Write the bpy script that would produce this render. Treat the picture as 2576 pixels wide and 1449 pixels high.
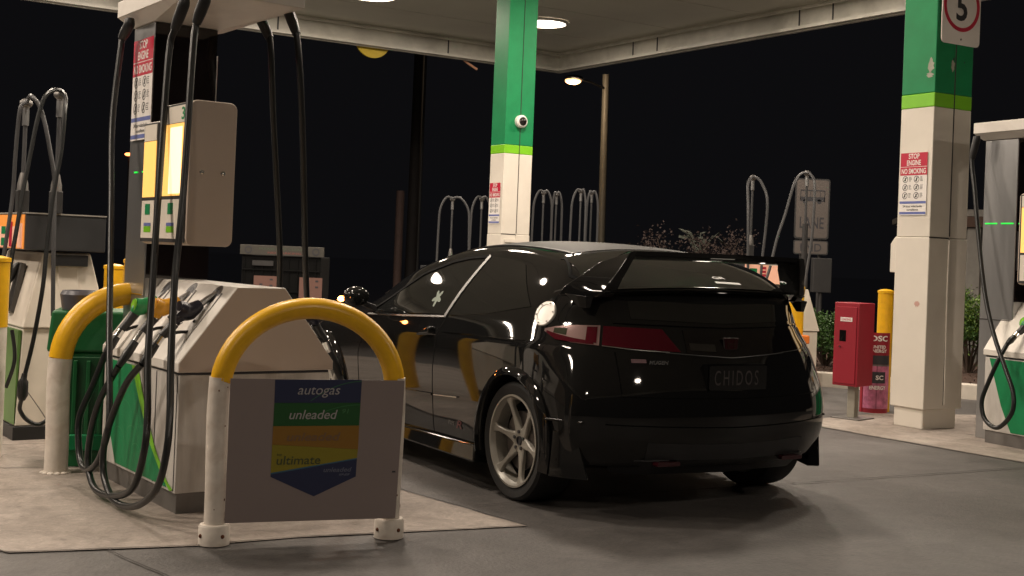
import bpy, bmesh, math, random
from mathutils import Vector, Matrix
from mathutils.bvhtree import BVHTree
random.seed(7)
R = math.radians
sc = bpy.context.scene
col = sc.collection
for o in list(bpy.data.objects): bpy.data.objects.remove(o)

# ------------------------------------------------------------------ camera
cam_d = bpy.data.cameras.new('camera'); cam = bpy.data.objects.new('camera', cam_d); col.objects.link(cam)
cam_d.sensor_width = 36.0
cam_d.lens = 36.0 * 3200 / 2576
CAM_H = 1.275
pitch, roll = R(0.5), 0.040
Xc, Yc, Zc = Vector((1, 0, 0)), Vector((0, -math.sin(pitch), math.cos(pitch))), Vector((0, math.cos(pitch), math.sin(pitch)))
c_, s_ = math.cos(roll), math.sin(roll)
right = Xc * c_ + Yc * s_; up = Yc * c_ - Xc * s_
cam.matrix_world = Matrix(((right.x, up.x, -Zc.x, 0), (right.y, up.y, -Zc.y, 0), (right.z, up.z, -Zc.z, CAM_H), (0, 0, 0, 1)))
cam_d.shift_y = -(724.5 + 3200 * math.tan(pitch) - 645) / 2576
cam_d.clip_start = 0.1; cam_d.clip_end = 500
sc.camera = cam

# ------------------------------------------------------------------ night sky, exposure
w = bpy.data.worlds.new('World'); sc.world = w; w.use_nodes = True
bg = w.node_tree.nodes['Background']
bg.inputs[0].default_value = (0.0038, 0.0037, 0.0043, 1); bg.inputs[1].default_value = 1.0
sc.view_settings.view_transform = 'Standard'; sc.view_settings.look = 'None'
sc.view_settings.exposure = 0.0; sc.view_settings.gamma = 1.0
sc.render.engine = 'CYCLES'
sc.cycles.max_bounces = 8

LAMP = (1.0, 0.855, 0.71)
LAMP_W = 74.0
ROWS_A = (-2.4, -7.4, -12.4, -22.4)  # last row, behind the camera, is added as fill for camera-facing sides
ROWS_B = (-2.0, -5.1, -8.2, -11.3, -14.4, -17.5)  # sixth column is added further left to brighten left-facing pump sides
CORNER, CAN_H = (0.75, 23.7), 33.0
SOFFIT = 5.10

# ------------------------------------------------------------------ materials
def nd(nt, t, **k):
    n = nt.nodes.new(t)
    for a, b in k.items(): setattr(n, a, b)
    return n
def mat(name, c, rough=0.5, metal=0.0, var=0.0, scale=8.0, bump=0.0, bscale=60.0, coat=0.0, emit=None, es=0.0,
        spec=0.5, stain=None, stain_scale=1.5, stain_amt=0.5, rvar=0.0, trans=0.0, stretch=None, mott=0.0, mscale=22.0, spots=0.0):
    m = bpy.data.materials.new(name); m.use_nodes = True; nt = m.node_tree
    p = nt.nodes['Principled BSDF']
    p.inputs['Base Color'].default_value = (*c, 1); p.inputs['Roughness'].default_value = rough
    p.inputs['Metallic'].default_value = metal; p.inputs['Coat Weight'].default_value = coat
    p.inputs['Coat Roughness'].default_value = 0.03
    p.inputs['Specular IOR Level'].default_value = spec
    p.inputs['Transmission Weight'].default_value = trans
    if emit: p.inputs['Emission Color'].default_value = (*emit, 1); p.inputs['Emission Strength'].default_value = es
    tc = nd(nt, 'ShaderNodeTexCoord'); vec = tc.outputs['Object']
    if stretch:
        mp = nd(nt, 'ShaderNodeMapping'); mp.inputs['Scale'].default_value = stretch
        nt.links.new(vec, mp.inputs[0]); vec = mp.outputs[0]
    colr = None
    if var > 0:
        n = nd(nt, 'ShaderNodeTexNoise'); n.inputs['Scale'].default_value = scale; n.inputs['Detail'].default_value = 8; n.inputs['Roughness'].default_value = 0.62
        nt.links.new(vec, n.inputs['Vector'])
        r = nd(nt, 'ShaderNodeValToRGB')
        r.color_ramp.elements[0].position = 0.3; r.color_ramp.elements[1].position = 0.7
        r.color_ramp.elements[0].color = (*[x * (1 - var) for x in c], 1); r.color_ramp.elements[1].color = (*[min(1, x * (1 + var)) for x in c], 1)
        nt.links.new(n.outputs[0], r.inputs[0]); colr = r.outputs[0]
        if rvar > 0:
            mr = nd(nt, 'ShaderNodeMapRange'); mr.inputs['To Min'].default_value = rough - rvar; mr.inputs['To Max'].default_value = rough + rvar
            nt.links.new(n.outputs[0], mr.inputs[0]); nt.links.new(mr.outputs[0], p.inputs['Roughness'])
    if stain:
        n2 = nd(nt, 'ShaderNodeTexNoise'); n2.inputs['Scale'].default_value = stain_scale; n2.inputs['Detail'].default_value = 6; n2.inputs['Distortion'].default_value = 0.6
        nt.links.new(vec, n2.inputs['Vector'])
        r2 = nd(nt, 'ShaderNodeValToRGB'); r2.color_ramp.elements[0].position = 0.50; r2.color_ramp.elements[1].position = 0.66
        r2.color_ramp.elements[0].color = (0, 0, 0, 1); r2.color_ramp.elements[1].color = (stain_amt,) * 3 + (1,)
        nt.links.new(n2.outputs[0], r2.inputs[0])
        mx = nd(nt, 'ShaderNodeMix'); mx.data_type = 'RGBA'
        nt.links.new(r2.outputs[0], mx.inputs[0]); mx.inputs[7].default_value = (*stain, 1)
        if colr: nt.links.new(colr, mx.inputs[6])
        else: mx.inputs[6].default_value = (*c, 1)
        colr = mx.outputs[2]
    if mott > 0 and colr:
        src = colr
        for sc3, am in ((mscale, mott), (mscale * .22, mott * 1.3)):
            n4 = nd(nt, 'ShaderNodeTexNoise'); n4.inputs['Scale'].default_value = sc3; n4.inputs['Detail'].default_value = 10; n4.inputs['Roughness'].default_value = .7; n4.inputs['Distortion'].default_value = 1.2
            nt.links.new(tc.outputs['Object'], n4.inputs['Vector'])
            m4 = nd(nt, 'ShaderNodeMapRange'); m4.inputs['From Min'].default_value = .35; m4.inputs['From Max'].default_value = .65; m4.inputs['To Min'].default_value = 1 - am; m4.inputs['To Max'].default_value = 1 + am
            nt.links.new(n4.outputs[0], m4.inputs[0])
            v4 = nd(nt, 'ShaderNodeVectorMath', operation='SCALE'); nt.links.new(src, v4.inputs[0]); nt.links.new(m4.outputs[0], v4.inputs['Scale']); src = v4.outputs[0]
        colr = src
    if spots > 0 and colr:
        src = colr
        for sc5, th, dk in ((2.3, .075, .62), (7.0, .09, .72), (.9, .16, .80)):
            wn = nd(nt, 'ShaderNodeTexNoise'); wn.inputs['Scale'].default_value = sc5 * 6; nt.links.new(tc.outputs['Object'], wn.inputs['Vector'])
            ad = nd(nt, 'ShaderNodeVectorMath', operation='MULTIPLY_ADD'); nt.links.new(wn.outputs['Color'], ad.inputs[0]); ad.inputs[1].default_value = (.12 / sc5,) * 3; nt.links.new(tc.outputs['Object'], ad.inputs[2])
            vo = nd(nt, 'ShaderNodeTexVoronoi'); vo.inputs['Scale'].default_value = sc5; nt.links.new(ad.outputs[0], vo.inputs['Vector'])
            m5 = nd(nt, 'ShaderNodeMapRange'); m5.inputs['From Min'].default_value = th * .6; m5.inputs['From Max'].default_value = th * 1.3; m5.inputs['To Min'].default_value = dk; m5.inputs['To Max'].default_value = 1
            nt.links.new(vo.outputs['Distance'], m5.inputs[0])
            v5 = nd(nt, 'ShaderNodeVectorMath', operation='SCALE'); nt.links.new(src, v5.inputs[0]); nt.links.new(m5.outputs[0], v5.inputs['Scale']); src = v5.outputs[0]
        colr = src
    if colr: nt.links.new(colr, p.inputs['Base Color'])
    if bump > 0:
        n3 = nd(nt, 'ShaderNodeTexNoise'); n3.inputs['Scale'].default_value = bscale; n3.inputs['Detail'].default_value = 5
        nt.links.new(vec, n3.inputs['Vector'])
        b = nd(nt, 'ShaderNodeBump'); b.inputs['Strength'].default_value = bump; b.inputs['Distance'].default_value = 0.01
        nt.links.new(n3.outputs[0], b.inputs['Height']); nt.links.new(b.outputs[0], p.inputs['Normal'])
    return m
M = {}
M['white'] = mat('white_paint', (0.70, 0.66, 0.60), 0.42, var=0.05, scale=5, stain=(0.42, 0.38, 0.33), stain_scale=3, stain_amt=0.35, bump=0.03, bscale=30)
M['white_col'] = mat('column_paint', (0.70, 0.65, 0.57), 0.45, var=0.04, scale=3, stain=(0.5, 0.45, 0.38), stain_scale=1.3, stain_amt=0.3, bump=0.06, bscale=9)
M['grime_white'] = mat('grimy_white_metal', (0.55, 0.52, 0.48), 0.35, var=0.18, scale=3, stain=(0.25, 0.23, 0.2), stain_scale=2.5, stain_amt=0.45, bump=0.03, stretch=(3, 3, 0.7))
M['cream'] = mat('cream_body', (0.70, 0.64, 0.55), 0.5, var=0.06, scale=4, bump=0.03)
M['canopy'] = mat('canopy_sheet', (0.66, 0.645, 0.56), 0.55, var=0.05, scale=1.2, bump=0.03, bscale=6)
M['fascia'] = mat('fascia_metal', (0.62, 0.60, 0.53), 0.4, var=0.16, scale=2.5, stain=(0.3, 0.28, 0.24), stain_scale=1.2, stain_amt=0.5, bump=0.08, bscale=5)
M['green'] = mat('green_paint', (0.008, 0.205, 0.070), 0.45, spec=0.3, var=0.10, scale=5, bump=0.02)
M['green_dk'] = mat('green_plastic', (0.008, 0.11, 0.032), 0.4, var=0.15, scale=6, bump=0.05, bscale=25)
M['green_lt'] = mat('green_trace', (0.02, 0.26, 0.09), 0.4)
M['lime'] = mat('lime_paint', (0.18, 0.50, 0.012), 0.4, var=0.06)
M['yellow'] = mat('yellow_paint', (0.76, 0.42, 0.010), 0.33, var=0.10, scale=12, stain=(0.5, 0.25, 0.02), stain_scale=6, stain_amt=0.3, bump=0.10, bscale=22)
M['post_white'] = mat('chipped_white_paint', (0.66, 0.60, 0.53), 0.5, var=0.10, scale=14, stain=(0.30, 0.18, 0.10), stain_scale=9, stain_amt=0.25, bump=0.25, bscale=24)
M['rust'] = mat('rust', (0.12, 0.04, 0.015), 0.9, var=0.3)
M['red'] = mat('red_paint', (0.28, 0.009, 0.022), 0.45, var=0.07, scale=4, bump=0.04, bscale=12)
M['sign_red'] = mat('sign_red', (0.48, 0.010, 0.040), 0.45)
M['sign_white'] = mat('sign_white', (0.78, 0.74, 0.70), 0.45)
M['sign_blue'] = mat('sign_blue', (0.12, 0.15, 0.38), 0.5)
M['ink'] = mat('sign_ink', (0.03, 0.03, 0.035), 0.5)
M['ink2'] = mat('dimmed_cage_metal', (0.006, 0.006, 0.006), 0.9, spec=0.1)  # cage coloured near black so it stays dim under the lamps
M['steel'] = mat('brushed_steel', (0.40, 0.40, 0.40), 0.30, 0.85, var=0.10, scale=4, bump=0.02, stretch=(1, 1, 0.1), rvar=0.1)
M['steel_dk'] = mat('dull_steel', (0.20, 0.19, 0.18), 0.45, 0.7, var=0.2, scale=5)
M['chrome'] = mat('chrome', (0.75, 0.74, 0.72), 0.12, 1.0)
M['satin'] = mat('satin_trim', (0.42, 0.41, 0.40), 0.25, 1.0)
M['satin_dk'] = mat('dark_satin_trim', (0.16, 0.16, 0.155), 0.35, 1.0)
M['perspex'] = mat('dark_perspex', (0.012, 0.009, 0.009), 0.06, coat=0.6)
M['black'] = mat('black_plastic', (0.014, 0.014, 0.015), 0.42, var=0.2, bump=0.05)
M['rubber'] = mat('hose_rubber', (0.011, 0.012, 0.012), 0.32, bump=0.03)
M['rubber_grey'] = mat('grey_hose', (0.05, 0.05, 0.052), 0.45)
M['tyre'] = mat('tyre_rubber', (0.008, 0.008, 0.008), 0.7, bump=0.1, bscale=80)
M['paint'] = mat('black_car_paint', (0.0085, 0.0085, 0.0085), 0.035, spec=0.40)
M['roof_reflect'] = mat('car_roof_soffit_grey', (0.022, 0.022, 0.020), 0.55, spec=0.15)  # matte grey stands in for the soffit mirrored in the black roof
M['glass'] = mat('tinted_glass', (0.0110, 0.0115, 0.0110), 0.02, spec=0.6)
M['gap'] = mat('panel_gap', (0.0008, 0.0008, 0.0008), 0.8, spec=0.1)
M['rim'] = mat('alloy_rim', (0.30, 0.285, 0.25), 0.38, 0.2, var=0.05)
M['disc'] = mat('brake_disc', (0.10, 0.09, 0.085), 0.35, 0.9)
M['lens_red'] = mat('red_lens', (0.060, 0.0015, 0.007), 0.06)
M['lens_clear'] = mat('clear_lens', (0.40, 0.27, 0.26), 0.12, 0.6)
M['lens_smoke'] = mat('smoked_lens', (0.006, 0.005, 0.005), 0.05)
M['lens_dred'] = mat('dark_red_lens', (0.030, 0.001, 0.004), 0.2)
M['plate'] = mat('number_plate_black', (0.003, 0.003, 0.003), 0.25)
M['plate_ink'] = mat('plate_lettering', (0.050, 0.042, 0.042), 0.4)
M['decal_grey'] = mat('grey_decal', (0.05, 0.05, 0.05), 0.4)
M['decal_white'] = mat('white_decal', (0.5, 0.5, 0.48), 0.5)
M['decal_red'] = mat('red_decal', (0.07, 0.006, 0.012), 0.4)
M['alu'] = mat('fuel_cap_aluminium', (0.72, 0.70, 0.66), 0.32, 0.6)
M['amber'] = mat('lit_indicator', (0.8, 0.2, 0.02), 0.3, emit=(1.0, 0.25, 0.04), es=60)
M['screen'] = mat('lit_display', (0.9, 0.6, 0.2), 0.4, emit=(1.0, 0.50, 0.10), es=0.75)
M['screen_hot'] = mat('lit_display_tube', (1, 0.9, 0.7), 0.4, emit=(1.0, 0.74, 0.44), es=1.15)
M['panel_or'] = mat('orange_price_panel', (0.8, 0.30, 0.05), 0.5, emit=(1.0, 0.33, 0.06), es=0.30)
M['panel_pk'] = mat('pink_info_panel', (0.8, 0.45, 0.32), 0.5, emit=(1.0, 0.5, 0.33), es=0.22)
M['led'] = mat('green_led', (0.02, 0.5, 0.05), 0.4, emit=(0.02, 1.0, 0.08), es=0.9)
M['lampglass'] = mat('lamp_lens', (1, 0.9, 0.75), 0.4, emit=LAMP, es=14)
M['street'] = mat('street_lamp_lens', (1, 0.6, 0.3), 0.4, emit=(1.0, 0.50, 0.20), es=3.5)
M['pole'] = mat('galvanised_pole', (0.30, 0.28, 0.23), 0.5, 0.2, var=0.1)
M['wood'] = mat('old_timber', (0.012, 0.009, 0.008), 0.8, var=0.3, scale=6, bump=0.3)
M['disc_y'] = mat('yellow_disc', (0.62, 0.45, 0.03), 0.5)
M['peach'] = mat('peach_strip', (0.75, 0.40, 0.25), 0.5)
M['ground'] = mat('asphalt', (0.040, 0.038, 0.038), 0.08, spec=0.8)
M['slab'] = mat('forecourt_slab', (0.076, 0.070, 0.066), 0.60, var=0.20, scale=1.4, stain=(0.060, 0.055, 0.051), stain_scale=0.55, stain_amt=0.75, bump=0.35, bscale=55, rvar=0.08, mott=.13, spots=1)
M['apron'] = mat('pump_island_concrete', (0.265, 0.228, 0.197), 0.70, var=0.16, scale=2.2, stain=(0.20, 0.17, 0.145), stain_scale=1.1, stain_amt=0.7, bump=0.35, bscale=60, mott=.15, spots=1)

M['joint'] = mat('slab_joint', (0.035, 0.031, 0.029), 0.9, bump=0.2)
M['kerb'] = mat('kerb_white', (0.60, 0.55, 0.48), 0.6, var=0.1, bump=0.1)
M['mulch'] = mat('mulch', (0.055, 0.030, 0.020), 0.95, var=0.6, scale=30, bump=1.0, bscale=40)
M['leaf'] = mat('hedge_leaf', (0.040, 0.10, 0.016), 0.55, var=0.3, scale=12)
M['leaf_y'] = mat('hedge_leaf_pale', (0.10, 0.17, 0.02), 0.55, var=0.3, scale=12)
M['leaf_r'] = mat('reddish_leaf', (0.036, 0.022, 0.018), 0.9, var=0.4, scale=12)
M['bark'] = mat('bark', (0.05, 0.032, 0.022), 0.8, bump=0.4)
M['dark_metal'] = mat('dark_metal', (0.035, 0.034, 0.034), 0.5, 0.2, var=0.15)
M['head_dk'] = mat('dark_grey_cladding', (0.040, 0.041, 0.043), 0.35, var=0.1)
M['bus_face'] = mat('road_sign_face', (0.095, 0.080, 0.072), 0.6)
M['hoopsheet'] = mat('hoop_sheet', (0.225, 0.182, 0.173), 0.5, var=0.04, scale=2, bump=0.02)
M['h_blue'] = mat('label_navy', (0.014, 0.020, 0.062), 0.45)
M['h_green'] = mat('label_green', (0.007, 0.072, 0.012), 0.45)
M['h_orange'] = mat('label_orange', (0.23, 0.115, 0.010), 0.45)
M['h_yellow'] = mat('label_yellow', (0.22, 0.185, 0.010), 0.45)
M['h_text'] = mat('label_lettering', (0.34, 0.32, 0.32), 0.5)
M['h_text2'] = mat('label_lettering_orange', (0.40, 0.22, 0.08), 0.5)
M['h_text3'] = mat('label_lettering_dark', (0.05, 0.06, 0.02), 0.5)
M['blue_noz'] = mat('navy_nozzle', (0.010, 0.010, 0.022), 0.35)
M['green_noz'] = mat('green_nozzle', (0.02, 0.24, 0.07), 0.3)
M['yel_noz'] = mat('amber_nozzle', (0.66, 0.31, 0.015), 0.35)
M['pink'] = mat('advert_pink', (0.48, 0.14, 0.24), 0.4, var=0.5, scale=14)
M['shop'] = mat('shop_wall', (0.10, 0.085, 0.075), 0.7, var=0.15)
M['shop_pale'] = mat('shop_trim', (0.32, 0.30, 0.27), 0.6, var=0.1)
M['cream_end'] = mat('end_panel_metal', (0.50, 0.41, 0.34), 0.45, var=0.05, scale=2)
M['tray'] = mat('holster_grey', (0.075, 0.07, 0.066), 0.4, var=0.1)

# ------------------------------------------------------------------ mesh helpers
class MB:
    def __init__(s): s.b = bmesh.new()
    def face(s, pts):
        try: return s.b.faces.new([s.b.verts.new(p) for p in pts])
        except Exception: pass
    def box(s, x0, x1, y0, y1, z0, z1):
        v = [s.b.verts.new(p) for p in ((x0, y0, z0), (x1, y0, z0), (x1, y1, z0), (x0, y1, z0), (x0, y0, z1), (x1, y0, z1), (x1, y1, z1), (x0, y1, z1))]
        for f in ((0, 3, 2, 1), (4, 5, 6, 7), (0, 1, 5, 4), (1, 2, 6, 5), (2, 3, 7, 6), (3, 0, 4, 7)): s.b.faces.new([v[i] for i in f])
        return s
    def hexa(s, lo, hi):
        a = [s.b.verts.new(p) for p in lo]; b = [s.b.verts.new(p) for p in hi]; n = len(a)
        s.b.faces.new(a[::-1]); s.b.faces.new(b)
        for i in range(n): s.b.faces.new((a[i], a[(i + 1) % n], b[(i + 1) % n], b[i]))
        return s
    def prism(s, poly, plane, lo, hi):
        f = {'xz': lambda u, v, t: (u, t, v), 'yz': lambda u, v, t: (t, u, v), 'xy': lambda u, v, t: (u, v, t)}[plane]
        return s.hexa([f(u, v, lo) for u, v in poly], [f(u, v, hi) for u, v in poly])
    def rings(s, rs, cap=True, close=True):
        vs = [[s.b.verts.new(p) for p in r] for r in rs]
        for i in range(len(vs) - 1):
            n = len(vs[i])
            for j in range(n if close else n - 1): s.b.faces.new((vs[i][j], vs[i][(j + 1) % n], vs[i + 1][(j + 1) % n], vs[i + 1][j]))
        if cap: s.b.faces.new(vs[0][::-1]); s.b.faces.new(vs[-1])
        return s
    def tube(s, pts, r, n=12, spline=True, sub=6, cap=True):
        P = [Vector(p) for p in pts]
        rad = list(r) if hasattr(r, '__len__') else [r] * len(P)
        if spline and len(P) > 2:
            Q, q = [], []
            for i in range(len(P) - 1):
                p0, p1, p2, p3 = P[max(i - 1, 0)], P[i], P[i + 1], P[min(i + 2, len(P) - 1)]
                for k in range(sub):
                    t = k / sub
                    Q.append(0.5 * ((2 * p1) + (-p0 + p2) * t + (2 * p0 - 5 * p1 + 4 * p2 - p3) * t * t + (-p0 + 3 * p1 - 3 * p2 + p3) * t ** 3))
                    q.append(rad[i] * (1 - t) + rad[i + 1] * t)
            Q.append(P[-1]); q.append(rad[-1]); P, rad = Q, q
        rings = []; N = None
        for i, p in enumerate(P):
            t = (P[min(i + 1, len(P) - 1)] - P[max(i - 1, 0)]).normalized()
            if N is None: N = t.orthogonal().normalized()
            N = (N - t * N.dot(t)).normalized(); B = t.cross(N)
            rings.append([p + (N * math.cos(2 * math.pi * k / n) + B * math.sin(2 * math.pi * k / n)) * rad[i] for k in range(n)])
        return s.rings(rings, cap)
    def cyl(s, p0, p1, r0, r1=None, n=20): return s.tube([p0, p1], [r0, r0 if r1 is None else r1], n, False)
    def lathe(s, prof, axis, c=(0, 0, 0), n=40, cap=True):
        c = Vector(c); rs = []
        for r, t in prof:
            ring = []
            for k in range(n):
                a = 2 * math.pi * k / n; u, v = r * math.cos(a), r * math.sin(a)
                ring.append(c + Vector({'x': (t, u, v), 'y': (u, t, v), 'z': (u, v, t)}[axis]))
            rs.append(ring)
        return s.rings(rs, cap)
    def ball(s, c, r, sc_=(1, 1, 1), n=14):
        bmesh.ops.create_uvsphere(s.b, u_segments=n, v_segments=n // 2 + 2, radius=r, matrix=Matrix.Translation(c) @ Matrix.Diagonal((*sc_, 1)))
        return s
    def build(s, name, m, parent=None, bevel=0.0, smooth=35, seg=2):
        bmesh.ops.recalc_face_normals(s.b, faces=s.b.faces)
        me = bpy.data.meshes.new(name); s.b.to_mesh(me); s.b.free()
        if smooth:
            me.shade_smooth(); me.set_sharp_from_angle(angle=R(smooth))
        o = bpy.data.objects.new(name, me); col.objects.link(o)
        for x in (m if isinstance(m, (list, tuple)) else [m]): me.materials.append(x)
        if parent: o.parent = parent
        if bevel:
            b = o.modifiers.new('bevel', 'BEVEL'); b.width = bevel; b.segments = seg; b.limit_method = 'ANGLE'; b.angle_limit = R(40); b.harden_normals = True
        return o
def tag(o, label=None, cat=None, group=None, kind=None):
    if label: o['label'] = label
    if cat: o['category'] = cat
    if group: o['group'] = group
    if kind: o['kind'] = kind
    return o
def thing(name, label, cat, loc=(0, 0, 0), head=0.0, group=None):
    o = bpy.data.objects.new(name, None); col.objects.link(o)
    o.location = loc; o.rotation_euler = (0, 0, R(head)); o.empty_display_size = 0.2
    return tag(o, label, cat, group)
def copy_tree(o, parent=None):
    c = o.copy(); col.objects.link(c)
    if parent: c.parent = parent
    for ch in list(o.children): copy_tree(ch, c)
    return c
def w2l(pts, loc, head):
    m = Matrix.Rotation(-R(head), 4, 'Z'); return [m @ (Vector(p) - Vector(loc)) for p in pts]
def text(s, m, parent, o, right, up, width=None, height=None, shear=0.0, name='lettering', bold=0.0, depth=0.0008, bend=None, space=1.0):
    cu = bpy.data.curves.new('t', 'FONT'); cu.body = s; cu.size = 1; cu.align_x = 'CENTER'; cu.align_y = 'CENTER'
    cu.shear = shear; cu.offset = bold; cu.resolution_u = 3; cu.space_line = 0.85; cu.space_character = space
    t = bpy.data.objects.new('t', cu); col.objects.link(t); bpy.context.view_layer.update()
    dg = bpy.context.evaluated_depsgraph_get(); me = bpy.data.meshes.new_from_object(t.evaluated_get(dg)); bpy.data.objects.remove(t); bpy.data.curves.remove(cu)
    xs = [v.co.x for v in me.vertices]; ys = [v.co.y for v in me.vertices]
    cx, cy, w_, h_ = (min(xs) + max(xs)) / 2, (min(ys) + max(ys)) / 2, max(xs) - min(xs), max(ys) - min(ys)
    sx = (width / w_) if width else None; sy = (height / h_) if height else None
    sx = sx or sy; sy = sy or sx
    o, right, up = Vector(o), Vector(right).normalized(), Vector(up).normalized(); nrm = right.cross(up)
    for v in me.vertices:
        x, y = (v.co.x - cx) * sx, (v.co.y - cy) * sy
        v.co = (o + right * x + up * y + nrm * depth) if bend is None else bend(x, y)
    me.name = name; ob = bpy.data.objects.new(name, me); col.objects.link(ob); me.materials.clear(); me.materials.append(m)
    for p in me.polygons: p.material_index = 0
    if parent: ob.parent = parent
    return ob
def plate_on(parent, name, m, o, right, up, u0, u1, v0, v1, t0, t1, bevel=0):
    o, right, up = Vector(o), Vector(right), Vector(up); n = right.cross(up)
    f = lambda u, v, t: o + right * u + up * v + n * t
    return MB().hexa([f(u, v, t0) for u, v in ((u0, v0), (u1, v0), (u1, v1), (u0, v1))], [f(u, v, t1) for u, v in ((u0, v0), (u1, v0), (u1, v1), (u0, v1))]).build(name, m, parent, bevel, smooth=0)

# ------------------------------------------------------------------ ground
def sheet(name, pts, z, m, kind='structure'):
    b = MB(); b.face([(x, y, z) for x, y in pts]); return tag(b.build(name, m, smooth=0), kind=kind)
sheet('ground', [(-120, -40), (120, -40), (120, 200), (-120, 200)], -0.03, M['ground'])
sheet('forecourt', [(-14, -6), (9, -6), (12, 8.75), (3.43, 13.78), (1.5, 14.9), (6, 21), (-9, 28), (-22, 18)], 0.0, M['slab'])
# pump island slab on the left, reaching back along the pump row
ap = [(-2.6, 4.85), (-2.02, 5.157), (-1.974, 5.128), (-1.269, 5.37), (-0.9, 5.60), (-0.468, 5.78), (0.123, 6.03), (-0.553, 6.836), (-2.9, 9.9), (-5.5, 13.0), (-7.6, 11.2), (-4.6, 7.3)]
sheet('pump_island_slab', ap, 0.004, M['apron'])
sheet('pump_island_slab', [(2.35, 10.55), (2.667, 10.052), (3.566, 8.729), (4.6, 7.2), (6.6, 8.6), (4.3, 11.6), (3.3, 11.35)], 0.004, M['apron'])
def joint(pts, w_=0.010, z=0.008):  # saw-cut lines in the paving
    b = MB(); P = []
    for i in range(len(pts) - 1):
        a, c = Vector((*pts[i], 0)), Vector((*pts[i + 1], 0)); n = max(2, int((c - a).length / 0.15))
        for k in range(n): P.append(a.lerp(c, k / n))
    P.append(Vector((*pts[-1], 0)))
    L_, R_ = [], []
    for i, p in enumerate(P):
        t = (P[min(i + 1, len(P) - 1)] - P[max(i - 1, 0)]).normalized(); n = Vector((-t.y, t.x, 0))
        j = random.uniform(-0.006, 0.006); ww = w_ * random.uniform(0.3, 0.8)
        L_.append(p + n * (j + ww)); R_.append(p + n * (j - ww))
    for i in range(len(P) - 1):
        b.face([(v.x, v.y, z) for v in (R_[i], R_[i + 1], L_[i + 1], L_[i])])
    return tag(b.build('slab_joint', M['joint'], smooth=0), kind='structure')
joint([(-2.6, 4.85), (-2.02, 5.157), (-1.974, 5.128), (-1.269, 5.37), (-0.9, 5.60), (-0.468, 5.78), (0.123, 6.03), (-0.553, 6.836), (-2.9, 9.9)], 0.009)
joint([(-1.612, 5.242), (-1.284, 4.878), (-0.6, 4.1)], 0.007)
joint([(-0.144, 6.453), (0.161, 6.652), (1.724, 7.511), (3.471, 8.493), (6, 9.95)], 0.008)
joint([(2.35, 10.55), (2.667, 10.052), (3.566, 8.729), (4.6, 7.2)], 0.008)
joint([(-3.4, 6.7), (-2.751, 6.973), (-2.3, 7.12)], 0.008); joint([(-3.6, 7.45), (-2.87, 7.85), (-2.5, 8.0)], 0.008)
joint([(1.724, 7.511), (0.2, 10.2), (-1.5, 13.2)], 0.007); joint([(1.0, 11.9), (5.4, 14.0)], 0.012)
# raised kerb and garden bed
kd = Vector((1.357, -0.784, 0)).normalized(); kn = Vector((-kd.y, kd.x, 0)); k0 = Vector((3.43, 13.82, 0)) - kd * 2.2
def kq(t, n, z): p = k0 + kd * t + kn * n; return (p.x, p.y, z)
MBk = MB().hexa([kq(0, 0, -0.02), kq(9, 0, -0.02), kq(9, 0.15, -0.02), kq(0, 0.15, -0.02)], [kq(0, 0.01, 0.15), kq(9, 0.01, 0.15), kq(9, 0.15, 0.15), kq(0, 0.15, 0.15)])
tag(MBk.build('kerb', M['kerb'], bevel=0.015), kind='structure')
b = MB(); b.hexa([kq(0, 0.152, -0.02), kq(9, 0.152, -0.02), kq(9, 2.6, -0.02), kq(0, 2.6, -0.02)], [kq(0, 0.152, 0.11), kq(9, 0.152, 0.11), kq(9, 2.6, 0.2), kq(0, 2.6, 0.2)])
tag(b.build('garden_bed', M['mulch'], smooth=0), kind='structure')
b = MB()
for i in range(2600):
    t, n = random.uniform(0.2, 8.5), random.uniform(0.17, 2.4); p = Vector(kq(t, n, 0.112 + (n - 0.15) * 0.037)); d = Vector((random.uniform(-1, 1), random.uniform(-1, 1), random.uniform(-.3, .6))).normalized() * random.uniform(0.012, 0.035)
    e = d.orthogonal().normalized() * random.uniform(0.004, 0.01)
    b.face([p - d - e, p + d - e, p + d + e + Vector((0, 0, .008)), p - d + e + Vector((0, 0, .008))])
tag(b.build('bark_chips', M['mulch'], smooth=0), 'loose brown bark chips strewn over the garden bed behind the white kerb', 'mulch', kind='stuff')

# ------------------------------------------------------------------ canopy
cx_, cy_ = CORNER
def CF(a, b_, z):
    t = R(CAN_H); return (cx_ - math.sin(t) * a + math.cos(t) * b_, cy_ + math.cos(t) * a + math.sin(t) * b_, z)
can = thing('canopy', 'pale flat forecourt canopy overhead with a shallow metal fascia around its edge', 'canopy', (cx_, cy_, 0), CAN_H)
A0, B0 = -25.0, -20.5      # local X = b (to the right), local Y = a (away)
b = MB(); b.box(B0, 0, A0, 0, SOFFIT, SOFFIT + 0.12); b.build('soffit', M['canopy'], can, smooth=0)
b = MB()
for i in range(1, 14): b.box(B0 + 0.15, -0.15, A0 + i * 1.8, A0 + i * 1.8 + 0.015, SOFFIT - 0.006, SOFFIT - 0.001)
b.build('soffit_seams', M['fascia'], can, smooth=0)
for nm, bx in (('a', (B0 - .02, 0.0, 0.002, 0.06)), ('b', (0.002, 0.06, A0, 0.06)), ('c', (B0 - 0.06, B0 - 0.002, A0, 0)), ('d', (B0, 0, A0 - 0.06, A0 - 0.002))):
    b = MB(); b.box(*bx, 4.73, 5.75); b.build('fascia', M['fascia'], can, smooth=0)
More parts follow.
